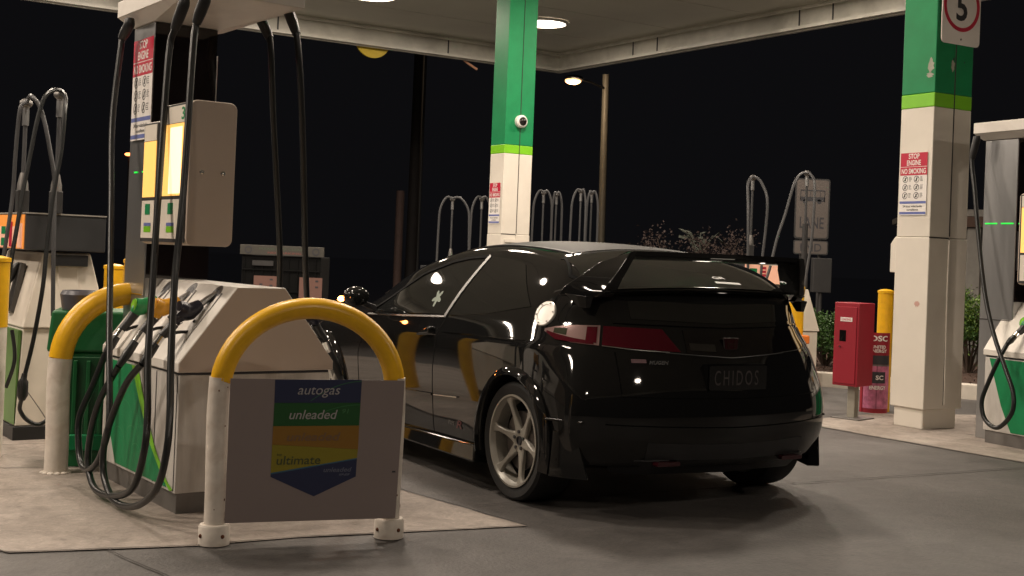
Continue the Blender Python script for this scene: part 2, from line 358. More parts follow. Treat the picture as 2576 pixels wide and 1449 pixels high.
# gutter return and inner lip, seams, brackets
b = MB(); b.box(B0, -0.10, -0.10, 0.0, 4.745, 4.79); b.box(-0.10, 0.0, A0, 0.0, 4.745, 4.79)
b.box(B0, -0.14, -0.14, -0.101, 5.02, 5.06); b.box(-0.14, -0.101, A0, -0.14, 5.02, 5.06)
b.build('gutter_lip', M['fascia'], can, smooth=0)
b = MB()
for t in (-2.2, -2.85, -6.1, -6.75, -10.5, -14.5): b.box(-0.008, -0.002, t - 0.012, t + 0.012, 4.79, 5.09)
for t in (-2.4, -5.6, -9.0, -12.4): b.box(t - 0.012, t + 0.012, -0.008, -0.002, 4.79, 5.09)
for i in range(120):
    t = -0.3 - i * 0.16; b.box(-0.104, -0.1005, t - 0.045, t, 5.062, 5.068)
b.build('fascia_seams', M['ink'], can, smooth=0)
# luminaires
lamp0 = None
for i, a in enumerate(ROWS_A):
    for j, bb in enumerate(ROWS_B):
        if (i == 3 and j in (1, 2, 4)) or (i == 0 and j == 5): continue
        wx = CF(a, bb, SOFFIT)
        if lamp0 is None:
            lamp0 = thing('ceiling_light', 'x', 'ceiling light', (0, 0, 0), CAN_H, 'recessed lights in the canopy ceiling')
            b = MB(); b.lathe([(0.40, -0.001), (0.40, -0.035), (0.35, -0.045), (0.35, -0.02)], 'z', n=32, cap=False); b.build('trim_ring', M['white'], lamp0)
            MB().lathe([(0.001, -0.030), (0.345, -0.032), (0.345, -0.012), (0.001, -0.012)], 'z', n=32).build('lens', M['lampglass'], lamp0)
            L = lamp0
        else: L = copy_tree(lamp0)
        L.location = wx
        L['label'] = 'round canopy light in the %s row, %s from the right edge of the canopy' % (('farthest', 'second farthest', 'third farthest', 'added fill')[i], ('first', 'second', 'third', 'fourth', 'fifth', 'added sixth')[j])
        if i == 0 and j == 0: L['label'] = 'bright round canopy light just right of the green top of the far column'
        if i == 0 and j == 1: L['label'] = 'bright round canopy light cut by the top edge of the photo, left of the column'
        ld = bpy.data.lights.new('lamp_glow', 'AREA'); ld.shape = 'DISK'; ld.size = 0.55; ld.energy = LAMP_W * ((.95, .85, .75, .5, .5, 2.6)[j] if i == 2 else (2.3, 1.3, .8, .9, .35, .7)[j] if i == 3 else 1.0); ld.color = LAMP
        lo = bpy.data.objects.new('lamp_glow', ld); col.objects.link(lo); lo.parent = L; lo.location = (0, 0, -0.055)

# ------------------------------------------------------------------ stop-engine notice
def notice(label, loc, o, right, up, w_, h_, parent_head=0.0, tilt=None):
    t = thing('safety_notice', label, 'notice', loc, parent_head, 'stop engine notices')
    o, right, up = Vector(o), Vector(right), Vector(up)
    P = lambda u, v: o + right * (u * w_) + up * (v * h_)
    def pl(name, m, u0, u1, v0, v1, t0=0.0022, t1=0.003): return plate_on(t, name, m, o, right, up, u0 * w_, u1 * w_, v0 * h_, v1 * h_, t0, t1)
    pl('board', M['sign_white'], 0, 1, 0, 1, 0.0, 0.0022)
    pl('header', M['sign_red'], 0.0, 1, 0.78, 1.0); pl('header', M['sign_red'], 0, 1, 0.64, 0.772)
    T = lambda s, m, u, v, ww, hh, bd=0.02: text(s, m, t, P(u, v), right, up, ww * w_, hh * h_, bold=bd, depth=0.0036)
    T('STOP', M['sign_white'], .5, .945, .40, .085); T('ENGINE', M['sign_white'], .5, .84, .52, .085); T('NO SMOKING', M['sign_white'], .5, .706, .9, .085)
    nrm = right.cross(up)
    for r_ in range(3):
        for c in range(2):
            ctr = P(0.2 + 0.42 * c, 0.575 - 0.13 * r_) + nrm * 0.0032; rr = 0.085 * w_ + 0.004
            b = MB()
            for k in range(20):
                a0, a1 = 2 * math.pi * k / 20, 2 * math.pi * (k + 1) / 20
                d0, d1 = right * math.cos(a0) + up * math.sin(a0), right * math.cos(a1) + up * math.sin(a1)
                b.face([ctr + d0 * rr, ctr + d1 * rr, ctr + d1 * rr * .82, ctr + d0 * rr * .82])
            d = (right + up).normalized(); e = (right - up).normalized()
            b.face([ctr - d * rr * .9 - e * rr * .09, ctr + d * rr * .9 - e * rr * .09, ctr + d * rr * .9 + e * rr * .09, ctr - d * rr * .9 + e * rr * .09])
            b.face([ctr - right * rr * .25 - up * rr * .5, ctr + right * rr * .25 - up * rr * .5, ctr + right * rr * .12 + up * rr * .55, ctr - right * rr * .2 + up * rr * .45])
            b.build('symbol', M['ink'], t, smooth=0)
            b = MB()
            for k in range(4):
                q = ctr + right * rr * 1.35 + up * rr * (0.55 - 0.36 * k); ww = rr * random.uniform(.7, 1.2)
                b.face([q, q + right * ww, q + right * ww + up * rr * .14, q + up * rr * .14])
            b.build('caption', M['ink'], t, smooth=0)
    pl('band', M['sign_blue'], 0.01, .99, .185, .225); pl('band', M['sign_blue'], .01, .99, .015, .055)
    T('24 hour video/audio', M['ink'], .5, .145, .72, .038, 0.01); T('surveillance', M['ink'], .5, .09, .42, .034, 0.01)
    return t

# ------------------------------------------------------------------ columns
def column(loc, head, label, W=0.44, D=0.35, near=True):
    # local: corner nearest camera at origin, X to the right (W), Y away (D)
    t = thing('canopy_column', label, 'column', loc, head, 'green and white canopy columns')
    G0, L0 = 2.745, 2.63
    MB().box(0.02, W - 0.03, 0.02, D - 0.02, 0, 0.185).build('plinth', M['white_col'], t, 0.012)
    MB().box(-0.004, W + 0.004, -0.004, D + 0.004, 0.165, 1.565).build('lower_casing', M['white_col'], t, 0.008)
    MB().box(0, W, 0, D, 1.567, L0).build('shaft', M['white_col'], t, 0.008)
    MB().box(-0.001, W + 0.001, -0.001, D + 0.001, L0, G0).build('lime_band', M['lime'], t, 0.008)
    MB().box(0, W, 0, D, G0, SOFFIT - 0.002).build('green_casing', M['green'], t, 0.008)
    b = MB(); b.box(W * .515, W * .515 + 0.007, -0.006, 0.0, 1.58, SOFFIT - 0.05); b.box(W * .50, W * .50 + 0.008, -0.0075, 0.0, 0.2, 1.56)
    b.box(-0.0055, W * .5, -0.0055, 0.0, 1.560, 1.569); b.build('casing_seam', M['joint'], t, smooth=0)
    b = MB(); b.tube([(W * .51, -0.008, 1.55), (W * .50, -0.009, 1.1), (W * .515, -0.009, 0.6), (W * .52, -0.012, 0.2)], 0.006, 6); b.build('lifted_casing_edge', M['white_col'], t)
    return t
cr = column((3.377, 10.306, 0), 30.0, 'nearer green and white square column carrying the speed sign, beside the red cabinet')
def blot(parent, x, z, sx, sz, m, name='paint_chip', y=-0.003):
    b = MB(); n = 14
    b.face([(x + sx * (1 + .35 * math.sin(3 * k + x * 50)) * math.cos(2 * math.pi * k / n), y, z + sz * (1 + .3 * math.sin(5 * k + z * 9)) * math.sin(2 * math.pi * k / n)) for k in range(n)]); return b.build(name, m, parent, smooth=0)
for x, z, a, c in ((0.0 - 0.02 + .02, 0, 0, 0),): pass
chip = mat('bare_filler', (0.33, 0.32, 0.26), 0.8, var=0.2)
# chips and screw holes in the green casing (on the right-hand face)
for x, z, a, c in ((0.20, 2.98, .022, .045), (0.055, 3.0, .0, .0)):
    if a: blot(cr, x, z, a, c, chip)
blot(cr, 0.205, 3.035, .010, .011, M['ink'], 'screw_hole', -0.0045); blot(cr, 0.335, 3.02, .007, .007, M['ink'], 'screw_hole')
b = MB(); n = 16
b.face([(-0.003, 0.045 + 0.030 * (1 + .3 * math.sin(3 * k)) * math.cos(2 * math.pi * k / n), 2.965 + 0.055 * (1 + .3 * math.sin(5 * k)) * math.sin(2 * math.pi * k / n)) for k in range(n)])
b.face([(-0.003, 0.055 + 0.036 * (1 + .4 * math.sin(4 * k)) * math.cos(2 * math.pi * k / n), 2.888 + 0.020 * math.sin(2 * math.pi * k / n)) for k in range(n)])
b.build('paint_chip', chip, cr, smooth=0)
b = MB(); b.face([(-0.0055, 0.10 + 0.028 * math.cos(2 * math.pi * k / n), 1.02 + 0.022 * (1 + .3 * math.sin(3 * k)) * math.sin(2 * math.pi * k / n)) for k in range(n)]); b.build('red_smear', mat('smear', (0.55, 0.33, 0.28), .6), cr, smooth=0)
# service box on the column's back-left edge
t = thing('service_box', 'small cream sloping-topped box fixed low on the nearer column, left side', 'box', (3.377, 10.306, 0), 30)
b = MB(); b.prism([(0.358, 1.27), (0.44, 1.27), (0.44, 1.51), (0.40, 1.56), (0.358, 1.59)], 'yz', 0.03, 0.22); b.build('casing', M['white_col'], t, 0.006)
b = MB(); b.box(0.05, 0.09, 0.37, 0.40, 0.98, 1.27); b.build('conduit', M['steel_dk'], t)
cc = column((-0.149, 16.70, 0), 32.0, 'farther green and white square column rising behind the car roof')
t = thing('security_camera', 'small white dome camera on the green part of the far column', 'camera', (-0.149, 16.70, 0), 32)
b = MB(); b.lathe([(0.001, 0.0), (0.085, 0.0), (0.085, -0.05), (0.07, -0.07)], 'y', c=(0.225, -0.001, 3.06), n=24); b.build('housing', M['sign_white'], t)
MB().ball((0.225, -0.07, 3.06), 0.058, (1, .7, 1)).build('dome', M['perspex'], t)
b = MB(); b.box(0.05, 0.36, -0.022, -0.007, 1.46, 1.50); tt = thing('cable_bracket', 'small cream bracket on the far column just above the car roof', 'bracket', (-0.149, 16.70, 0), 32); b.build('plate', M['white_col'], tt)
# notices on the two columns: on the left (-X) face; viewed from -X: right vector = -Y, up = Z
notice('stop engine notice on the nearer column, left of its corner', (3.377, 10.306, 0), (-0.0065, 0.325, 1.745), (0, -1, 0), (0, 0, 1), 0.285, 0.515, 30)
notice('stop engine notice on the far column above the car roof', (-0.149, 16.70, 0), (-0.0065, 0.32, 1.70), (0, -1, 0), (0, 0, 1), 0.27, 0.54, 32)
# speed sign on the near column
t = thing('speed_limit_sign', 'white speed limit 5 sign with red ring on the nearer column', 'road sign', (3.377, 10.306, 0), 30)
def rrect(x0, x1, z0, z1, r, n=6):
    P = []
    for cx, cz, a0 in ((x1 - r, z1 - r, 0), (x0 + r, z1 - r, 90), (x0 + r, z0 + r, 180), (x1 - r, z0 + r, 270)):
        for k in range(n + 1): a = R(a0 + 90 * k / n); P.append((cx + r * math.cos(a), cz + r * math.sin(a)))
    return P
MB().prism(rrect(0.035, 0.485, 3.155, 3.74, 0.04), 'xz', -0.018, -0.010).build('board', M['sign_white'], t)
cxs, czs = 0.26, 3.475
MB().lathe([(0.212, -0.0185), (0.212, -0.0205), (0.180, -0.0205), (0.180, -0.0185)], 'y', c=(cxs, 0, czs), n=56, cap=False).build('ring', M['sign_red'], t)
text('5', M['ink'], t, (cxs, -0.0205, czs - 0.01), (1, 0, 0), (0, 0, 1), height=0.23, width=0.13, bold=0.022, name='numeral')
MB().cyl((0.26, -0.018, 3.20), (0.26, -0.024, 3.20), 0.008).build('bolt', M['steel_dk'], t)

# ------------------------------------------------------------------ fuel pumps (modern, hose canopy)
def slope_pt(b_, off=0.0):  # nozzle-side sloped face
    k = b_ / 0.27; n = Vector((-0.80, 0, 0.60)); return Vector((b_, 0, 0.71 + k * 0.365)) + n * off
def nozzle(t, a, m, m2, pts, mirror=False, face=None):
    # pts: (b,z) recess, spout, body top, nose, collar, tail
    f = (lambda b_, z, da=0.0: Vector((0.78 - b_, a + da, z))) if mirror else (lambda b_, z, da=0.0: Vector((b_, a + da, z)))
    (rb, rz), (sb, sz), (bb, bz), (nb, nz), (ub, uz), (kb, kz), (tb, tz) = pts
    body = MB(); body.tube([f(sb, sz), f(bb, bz + .005), f((bb + nb) / 2, (bz + nz) / 2 - .006), f(nb, nz)], [0.025, 0.042, 0.047, 0.042], 14, True, 4)
    body.tube([f(bb, bz), f(ub + .01, uz + .03), f(ub, uz)], [0.03, 0.030, 0.024], 12, True, 4)
    N = body.build('nozzle', m, t)
    MB().cyl(f(nb, nz), f(nb - 0.006, nz + 0.001), 0.036, 0.034, 18).build('grade_disc', m2, N)
    MB().tube([f(sb, sz), f((sb + rb) / 2, (sz + rz) / 2), f(rb, rz - .005)], [0.017, 0.015, 0.012], 12).build('spout', M['steel'], N)
    b = MB(); b.tube([f(ub - .005, uz), f(ub * .55 + kb * .45, uz * .55 + kz * .45), f(kb, kz)], [0.026, 0.023, 0.020], 14, True, 4); b.build('handle', M['black'], N)
    b = MB(); b.cyl(f(kb, kz), f(kb * .72 + tb * .28, kz * .72 + tz * .28), 0.021, 0.021, 14); b.build('swivel', M['chrome'], N)
    b = MB(); b.tube([f(kb * .72 + tb * .28, kz * .72 + tz * .28), f(kb * .35 + tb * .65, kz * .35 + tz * .65), f(tb, tz)], [0.020, 0.024, 0.016], 14, True, 4); b.build('hose_sleeve', M['rubber'], N)
    # lever guard and pushing bars
    b = MB(); b.tube([f(bb + .02, bz - .04), f(bb + .055, bz - .09, -.01), f(kb + .075, kz + .02, -.012), f(kb + .02, kz + .0, -.012)], 0.008, 8); b.build('lever_guard', M['black'], N)
    b = MB(); b.tube([f(ub + .035, uz + .01), f(kb + .05, kz + .03)], 0.006, 8); b.build('lever', M['satin'], N)
    return N
NOZ = {'green': (0.848, [(.24, 1.023), (.182, .968), (.119, .935), (.061, .939), (.067, .893), (-.003, .809), (-.081, .685)]),
       'yellow': (0.509, [(.239, 1.03), (.174, .981), (.102, .944), (.046, .960), (.053, .893), (-.011, .823), (-.12, .654)]),
       'blue': (0.175, [(.239, 1.042), (.158, .982), (.105, .943), (.049, .962), (.032, .885), (-.032, .826), (-.121, .694)])}
def pump_core(t, zs=1.0, length=1.10, rim0=0.30):
    L_ = length
    MB().box(0.012, 0.768, 0.012, L_ - .01, 0, 0.10).build('plinth', M['steel_dk'], t, 0.004)
    MB().box(0, 0.78, 0, L_, 0.10, 0.655).build('cabinet', M['grime_white'], t, 0.004)
    MB().prism([(-.014, .668), (.794, .668), (.794, .712), (.516, 1.075), (.264, 1.075), (-.014, .712)], 'xz', -0.012, L_ + .01).build('nozzle_housing', M['white'], t, 0.006)
    MB().box(.004, .776, .004, L_ - .004, .6555, .6675).build('shadow_gap', M['ink'], t)
    # bright housing edge strip is the housing itself; end panel inset
    MB().prism([(-.009, .672), (.789, .672), (.789, .713), (.514, 1.070), (.266, 1.070), (-.009, .713)], 'xz', -0.0145, -0.0125).build('end_panel', M['cream_end'], t)
    # tower
    T0, T1 = 1.0, 1.33
    tw = MB().box(0.16, 0.52, T0, T1, 0.0, 2.47 * zs).build('tower', M['steel'], t, 0.01)
    MB().box(0.165, 0.515, T0 - 0.008, T0 - 0.001, 1.08, 2.465 * zs).build('dark_panel', M['perspex'], t)
    MB().box(0.154, 0.1595, T0 + .01, T1 - .01, 0.985 * zs, 0.992 * zs).build('panel_seam', M['chrome'], t)
    # canopy: flared underside plus white rim
    z0, z1, z2 = 2.47 * zs, 2.52 * zs, 2.61 * zs
    MB().hexa([(.15, T0 - .03, z0), (.53, T0 - .03, z0), (.53, T1 + .01, z0), (.15, T1 + .01, z0)], [(.08, rim0, z1), (.70, rim0, z1), (.70, 1.37, z1), (.08, 1.37, z1)]).build('canopy_underside', M['white'], t, smooth=0)
    MB().box(.075, .705, rim0 - .005, 1.375, z1 + .0015, z2).build('canopy_rim', M['white'], t, 0.004)
    return t
def flash(t, L_=1.10):
    # green swoosh and lime edge on the lower nozzle-side panel (face at x=0)
    X0, X1 = -0.0035, -0.0005
    MB().prism([(1.075, .645), (.66, .645), (.575, .56), (.42, .36), (.24, .21), (.11, .115), (.86, .115), (.985, .30), (1.04, .45)], 'yz', X0, X1).build('green_flash', M['green'], t, smooth=0)
    P, Q = [(.66, .645), (.52, .47), (.34, .28), (.16, .15), (.06, .105)], [(.565, .645), (.44, .46), (.27, .27), (.10, .145), (.02, .115)]
    b = MB()
    for i in range(4): b.face([(-.0045, *P[i]), (-.0045, *P[i + 1]), (-.0045, *Q[i + 1]), (-.0045, *Q[i])])
    b.build('lime_edge', M['lime'], t, smooth=0)
    b = MB()
    for c, r_ in (((.62, .22), .12), ((.75, .30), .16), ((.55, .16), .10), ((.82, .2), .11)):
        for k in range(14):
            a0, a1 = R(20 + 10 * k), R(30 + 10 * k)
            b.face([(-.0042, c[0] + r_ * math.cos(a0), c[1] + r_ * math.sin(a0)), (-.0042, c[0] + r_ * math.cos(a1), c[1] + r_ * math.sin(a1)), (-.0042, c[0] + (r_ - .003) * math.cos(a1), c[1] + (r_ - .003) * math.sin(a1)), (-.0042, c[0] + (r_ - .003) * math.cos(a0), c[1] + (r_ - .003) * math.sin(a0))])
    b.build('leaf_tracery', M['green_lt'], t, smooth=0)
    b = MB(); b.box(-.003, -.0006, .298, .302, .11, .65); b.box(-.003, -.0006, .02, .024, .11, .65); b.build('panel_seam', M['ink'], t, smooth=0)
def display(t, y0, y1, x0, x1, z0, z1, num=None, name='display_head', tube=True):
    b = MB(); pr = rrect(x0, x1, z0, z1, 0.035)
    h = b.prism(pr, 'xz', y0, y1).build(name, M['cream_end'], t, 0.006)
    # face towards -x
    MB().box(x0 - .006, x0 - .0005, y0 + .015, y1 - .015, z0 + .012, z1 - .012).build('face_frame', M['dark_metal'], h, 0.002)
    MB().box(x0 - .009, x0 - .0065, y0 + .030, y1 - .030, z1 - .105, z1 - .022).build('number_panel', M['cream'], h)
    MB().box(x0 - .009, x0 - .0065, y0 + .030, y1 - .030, z0 + .24, z1 - .108).build('screen', M['screen'], h)
    if tube: MB().box(x0 - .010, x0 - .0095, y0 + .08, y0 + (y1 - y0) * .60, z0 + .25, z1 - .125).build('screen_tube', M['screen_hot'], h)
    MB().box(x0 - .009, x0 - .0065, y0 + .030, y1 - .030, z0 + .03, z0 + .222).build('lower_panel', M['cream'], h)
    yc = (y0 + y1) / 2
    MB().box(x0 - .011, x0 - .0095, yc - .035, yc + .035, z0 + .15, z0 + .205).build('green_button', M['green'], h)
    MB().box(x0 - .011, x0 - .0095, yc - .055, yc + .045, z0 + .092, z0 + .108).build('sticker', M['sign_blue'], h)
    MB().box(x0 - .011, x0 - .0095, yc - .055, yc + .045, z0 + .06, z0 + .090).build('sticker', M['lime'], h)
    if num: text(num, M['green'], h, (x0 - .0092, y0 + .075, z1 - .062), (0, -1, 0), (0, 0, 1), height=.062, width=.045, bold=.02, name='numeral')
    return h

PO, PH = (-1.531, 5.964, 0), 35.3
p1 = thing('fuel_pump', 'large white and green fuel pump in the left foreground with lit display', 'fuel pump', PO, PH, 'fuel pumps')
pump_core(p1); flash(p1)
display(p1, 0.10, 0.50, 0.04, 0.275, 1.265, 1.965, '3')
display(p1, 0.56, 0.80, 0.06, 0.275, 1.265, 1.90, tube=False)
b = MB()
for x in (.105, .212): b.ball((x, 0.096, 1.62), 0.013, (1, .6, 1))
b.build('screws', M['chrome'], p1)
MB().box(.17, .265, .50, 1.0, 1.32, 1.62).build('display_arm', M['black'], p1)
# holster recesses on the sloped face
for nm, (a, pts) in NOZ.items():
    n = Vector((-.80, 0, .60)); tdir = Vector((0.6, 0, 0.8))
    b = MB(); ring = []
    c0, c1 = slope_pt(.035), slope_pt(.235)
    out = []
    for k in range(13): an = R(-90 + 180 * k / 12); out.append(c1 + tdir * .055 * math.cos(an) + Vector((0, 1, 0)) * .055 * math.sin(an))
    out += [c0 + Vector((0, .05, 0)), c0 - Vector((0, .05, 0))]
    tr = MB().hexa([p + n * .001 + Vector((0, a, 0)) for p in out], [p + n * .006 + Vector((0, a, 0)) for p in out]).build('holster', M['tray'], p1, 0.002)
    c2 = slope_pt(.225)
    rec = [c2 + tdir * .048 * math.cos(2 * math.pi * k / 18) + Vector((0, 1, 0)) * .036 * math.sin(2 * math.pi * k / 18) for k in range(18)]
    MB().hexa([p + n * .0062 + Vector((0, a, 0)) for p in rec], [p + n * .0072 + Vector((0, a, 0)) for p in rec]).build('recess', M['ink'], tr)
    MB().tube([slope_pt(.06, .006) + Vector((0, a - .075, 0)), slope_pt(.24, .006) + Vector((0, a - .075, 0))], .006, 6).build('guide_rail', M['steel_dk'], tr)
nozzle(p1, .848, M['green_noz'], M['lime'], NOZ['green'][1]); nozzle(p1, .509, M['yel_noz'], M['yel_noz'], NOZ['yellow'][1]); nozzle(p1, .175, M['blue_noz'], M['blue_noz'], NOZ['blue'][1])
HOSES = {'h1': [(1.166, 0.075, 2.46), (1.25, 0.065, 2.391), (1.24, 0.06, 2.351), (1.192, 0.014, 1.936), (1.017, -0.03, 1.497), (0.828, -0.079, 1.079), (0.653, -0.127, 0.783), (0.49, -0.165, 0.502), (0.437, -0.183, 0.353), (0.51, -0.193, 0.209), (0.624, -0.196, 0.134), (0.744, -0.196, 0.115), (0.829, -0.195, 0.159), (0.885, -0.191, 0.273), (0.893, -0.181, 0.374), (0.862, -0.13, 0.53), (0.848, -0.081, 0.685)],
         'h2': [(0.351, 0.074, 2.456), (0.42, 0.059, 2.341), (0.440, 0.042, 2.212), (0.34, -0.012, 1.683), (0.201, -0.076, 1.102), (0.06, -0.134, 0.735), (-0.06, -0.167, 0.483), (-0.09, -0.187, 0.323), (0.01, -0.195, 0.146), (0.245, -0.198, 0.063), (0.545, -0.199, 0.045), (0.685, -0.195, 0.141), (0.685, -0.19, 0.3), (0.62, -0.167, 0.484), (0.509, -0.12, 0.654)],
         'h3': [(0.069, 0.072, 2.439), (0.128, 0.058, 2.333), (0.100, 0.035, 2.155), (-0.029, -0.032, 1.482), (-0.083, -0.074, 1.113), (-0.226, -0.13, 0.76), (-0.33, -0.163, 0.515), (-0.36, -0.184, 0.349), (-0.29, -0.194, 0.193), (-0.06, -0.198, 0.073), (0.239, -0.199, 0.037), (0.427, -0.196, 0.123), (0.463, -0.191, 0.272), (0.401, -0.173, 0.435), (0.28, -0.152, 0.60), (0.175, -0.121, 0.694)],
         'r1': [(0.844, 0.70, 2.543), (0.74, 0.715, 2.418), (0.80, 0.783, 1.983), (0.95, 0.923, 1.278), (0.977, 0.947, 1.0), (0.95, .97, .6), (0.85, .98, .30), (0.65, .98, .2), (.5, .97, .35), (.45, .93, .6)],
         'r2': [(0.505, 0.7, 2.563), (0.40, 0.713, 2.401), (0.447, 0.788, 1.962), (0.642, 0.945, 1.109), (0.63, 1.00, .6), (.55, 1.03, .3), (.35, 1.02, .15), (.12, .98, .25), (.08, .95, .45), (0.152, 0.921, 0.613)]}
def hose(t, pts, r=0.0168, elbow=True, m=None):
    P = [(b_, a, z) for a, b_, z in pts]
    H = MB().tube(P, r, 12, True, 7).build('hose', m or M['rubber'], t)
    if elbow:
        a, c, d = Vector(P[0]), Vector(P[1]), Vector(P[2]); up_ = Vector((0, 0, .03))
        MB().tube([a + up_, a, a.lerp(c, .55), c], [.026, .030, .029, .022], 14, True, 4).build('hose_boot', M['black'], H)
    return H
for k in ('h1', 'h2', 'h3', 'r1', 'r2'): hose(p1, HOSES[k])
nozzle(p1, .152, M['blue_noz'], M['blue_noz'], [(.24, 1.03), (.158, .975), (.105, .935), (.049, .95), (.02, .885), (-.05, .80), (-.141, .613)], mirror=True)
nozzle(p1, .45, M['yel_noz'], M['yel_noz'], [(.24, 1.03), (.158, .975), (.105, .935), (.049, .95), (.02, .885), (-.05, .80), (-.15, .60)], mirror=True)
for s_y in (1.08, 1.22): MB().box(.1545, .1575, s_y - (.045 if s_y > 1.1 else .015), s_y + (.0 if s_y > 1.1 else .012), 1.652, 1.66).build('status_light', M['led'], p1)
notice('stop engine notice hanging on the tower of the foreground pump', PO, (.150, 1.285, 1.832), (0, -1, 0), (0, 0, 1), 0.315, 0.555, PH)
notice('pale notice seen edge-on at the right side of the foreground pump tower', PO, (.535, 1.03, 1.80), (0, 1, 0), (0, 0, 1), 0.30, 0.53, PH)

# right-hand pump of the same make
QO, QH = (4.129, 8.734, 0), 26.0
p2 = thing('fuel_pump', 'white and green fuel pump cut by the right edge of the picture', 'fuel pump', QO, QH, 'fuel pumps')
pump_core(p2, 0.945)
X0, X1 = -0.0035, -0.0005
MB().prism([(1.055, .648), (.30, .648), (.25, .11), (.83, .11), (.93, .30)], 'yz', X0, X1).build('green_flash', M['green'], p2, smooth=0)
nv = Vector((-.80, 0, .60)); q = lambda y, b_: slope_pt(b_, .002) + Vector((0, y, 0))
MB().hexa([q(.95, .03), q(.80, .03), q(.70, .24), q(.80, .24)], [p + nv * .002 for p in (q(.95, .03), q(.80, .03), q(.70, .24), q(.80, .24))]).build('green_stripe', M['green'], p2, smooth=0)
display(p2, 0.62, 0.86, 0.04, 0.275, 1.215, 1.90); display(p2, 0.12, 0.50, 0.04, 0.275, 1.215, 1.90, '5')
MB().box(.17, .51, .50, 1.0, 1.32, 1.62).build('display_arm', M['black'], p2)
nozzle(p2, .80, M['green_noz'], M['lime'], [(.24, 1.023), (.182, .968), (.119, .935), (.061, .939), (.067, .90), (-.003, .85), (-.10, .775)])
nozzle(p2, .45, M['yel_noz'], M['yel_noz'], NOZ['yellow'][1])
hose(p2, [(1.32, 0.053, 2.33), (1.345, 0.038, 2.181), (1.28, 0.013, 1.929), (1.186, -0.024, 1.556), (1.058, -0.071, 1.132), (0.915, -0.118, 0.84), (0.757, -0.154, 0.589), (0.661, -0.174, 0.425), (0.654, -0.191, 0.282), (0.773, -0.195, 0.162), (0.898, -0.193, 0.206), (0.942, -0.186, 0.334), (0.90, -0.167, 0.487), (0.84, -0.143, 0.65), (0.80, -0.10, 0.775)])
hose(p2, [(0.45, 0.07, 2.35), (0.52, 0.05, 2.22), (0.45, -0.03, 1.5), (0.3, -0.1, 1.0), (.1, -.15, .6), (.05, -.17, .35), (.2, -.18, .15), (.4, -.18, .25), (.47, -.15, .5), (.45, -.12, .654)])
for y0, y1 in ((1.02, 1.14), (1.18, 1.30)): MB().box(.1545, .1575, y0, y1, 1.675, 1.685).build('status_light', M['led'], p2)
for x0, x1 in ((.18, .30), (.36, .48)): MB().box(x0, x1, .989, .9915, 1.675, 1.685).build('status_light', M['led'], p2)

# ------------------------------------------------------------------ older pumps with hose masts
def mast(t, x, y, z0, z1, name='hose_mast'):
    b = MB(); b.box(x - .035, x + .035, y - .035, y + .035, z0, z0 + .14); ms = b.build(name, M['dark_metal'], t, 0.005)
    MB().tube([(x, y, z0 + .14), (x, y, z0 + .18), (x, y, z0 + .25)], [.035, .033, .018], 12, False).build('collar', M['steel_dk'], ms)
    MB().cyl((x, y, z0 + .2), (x, y, z1 - .10), 0.013).build('rod', M['rubber_grey'], ms)
    MB().cyl((x, y, z1 - .17), (x, y, z1 - .07), 0.021).build('sleeve', M['steel'], ms)
    b = MB(); b.ball((x, y, z1 - .03), .034, (1.2, 1, .9)); b.cyl((x, y, z1 - .1), (x, y, z1), .02); b.build('swivel_head', M['steel_dk'], ms)
    return ms
LO, LH = (-3.06, 7.93, 0), 35.0
p3 = thing('fuel_pump', 'older cream fuel pump at the left edge with hose masts and orange panel', 'fuel pump', LO, LH, 'fuel pumps')
MB().box(.0, .60, 0, 1.0, 0, .09).build('plinth', M['black'], p3, .005)
MB().hexa([(.015, .015, .09), (.585, .015, .09), (.585, .98, .09), (.015, .98, .09)], [(.04, .015, .70), (.56, .015, .70), (.56, .98, .70), (.04, .98, .70)]).build('lower_body', M['cream'], p3, .008)
MB().hexa([(.03, .0, .703), (.57, .0, .703), (.57, .99, .703), (.03, .99, .703)], [(.15, .05, 1.185), (.45, .05, 1.185), (.45, .95, 1.185), (.15, .95, 1.185)]).build('upper_body', M['cream'], p3, .012)
b = MB(); b.hexa([(.26, -.012, .10), (.42, -.012, .10), (.42, .0, .10), (.26, .0, .10)], [(.24, .03, 1.17), (.36, .03, 1.17), (.36, .05, 1.17), (.24, .05, 1.17)]); b.build('centre_rib', M['cream'], p3, .004)
MB().box(.20, .42, -.005, .06, 1.10, 1.17).build('cable_box', M['black'], p3, .004)
MB().hexa([(.012, .02, .10), (.012, .02, .69), (.012, .96, .69), (.012, .96, .10)], [(.009, .02, .10), (.034, .02, .69), (.034, .96, .69), (.009, .96, .10)]).build('side_panel', mat('olive_green_panel', (.10, .20, .05), .45, var=.3, scale=2), p3)
hd = MB().box(.02, .52, -.02, .95, 1.195, 1.42).build('display_head', M['head_dk'], p3, .006)
MB().box(.014, .0195, .0, .93, 1.20, 1.415).build('price_panel', M['panel_or'], hd)
MB().box(.0105, .0135, .03, .14, 1.205, 1.36).build('notice_panel', M['panel_pk'], hd)
MB().box(.0105, .0135, .20, .62, 1.205, 1.34).build('info_panel', M['panel_pk'], hd)
for z0 in (1.215, 1.29): MB().box(.007, .010, .44, .54, z0, z0 + .05).build('green_button', M['green'], hd)
MB().box(.007, .010, .27, .33, 1.21, 1.37).build('red_strip', M['sign_red'], hd)
MB().box(.018, .522, -.024, .955, 1.4215, 1.430).build('top_trim', M['shop_pale'], hd)
b = MB(); b.hexa([slope for slope in ((.055, .30, .78), (.055, .42, .78), (.115, .42, 1.10), (.115, .30, 1.10))], [(x - .03, y, z + .01) for x, y, z in ((.055, .30, .78), (.055, .42, .78), (.115, .42, 1.10), (.115, .30, 1.10))]); b.build('holster', M['tray'], p3, .004)
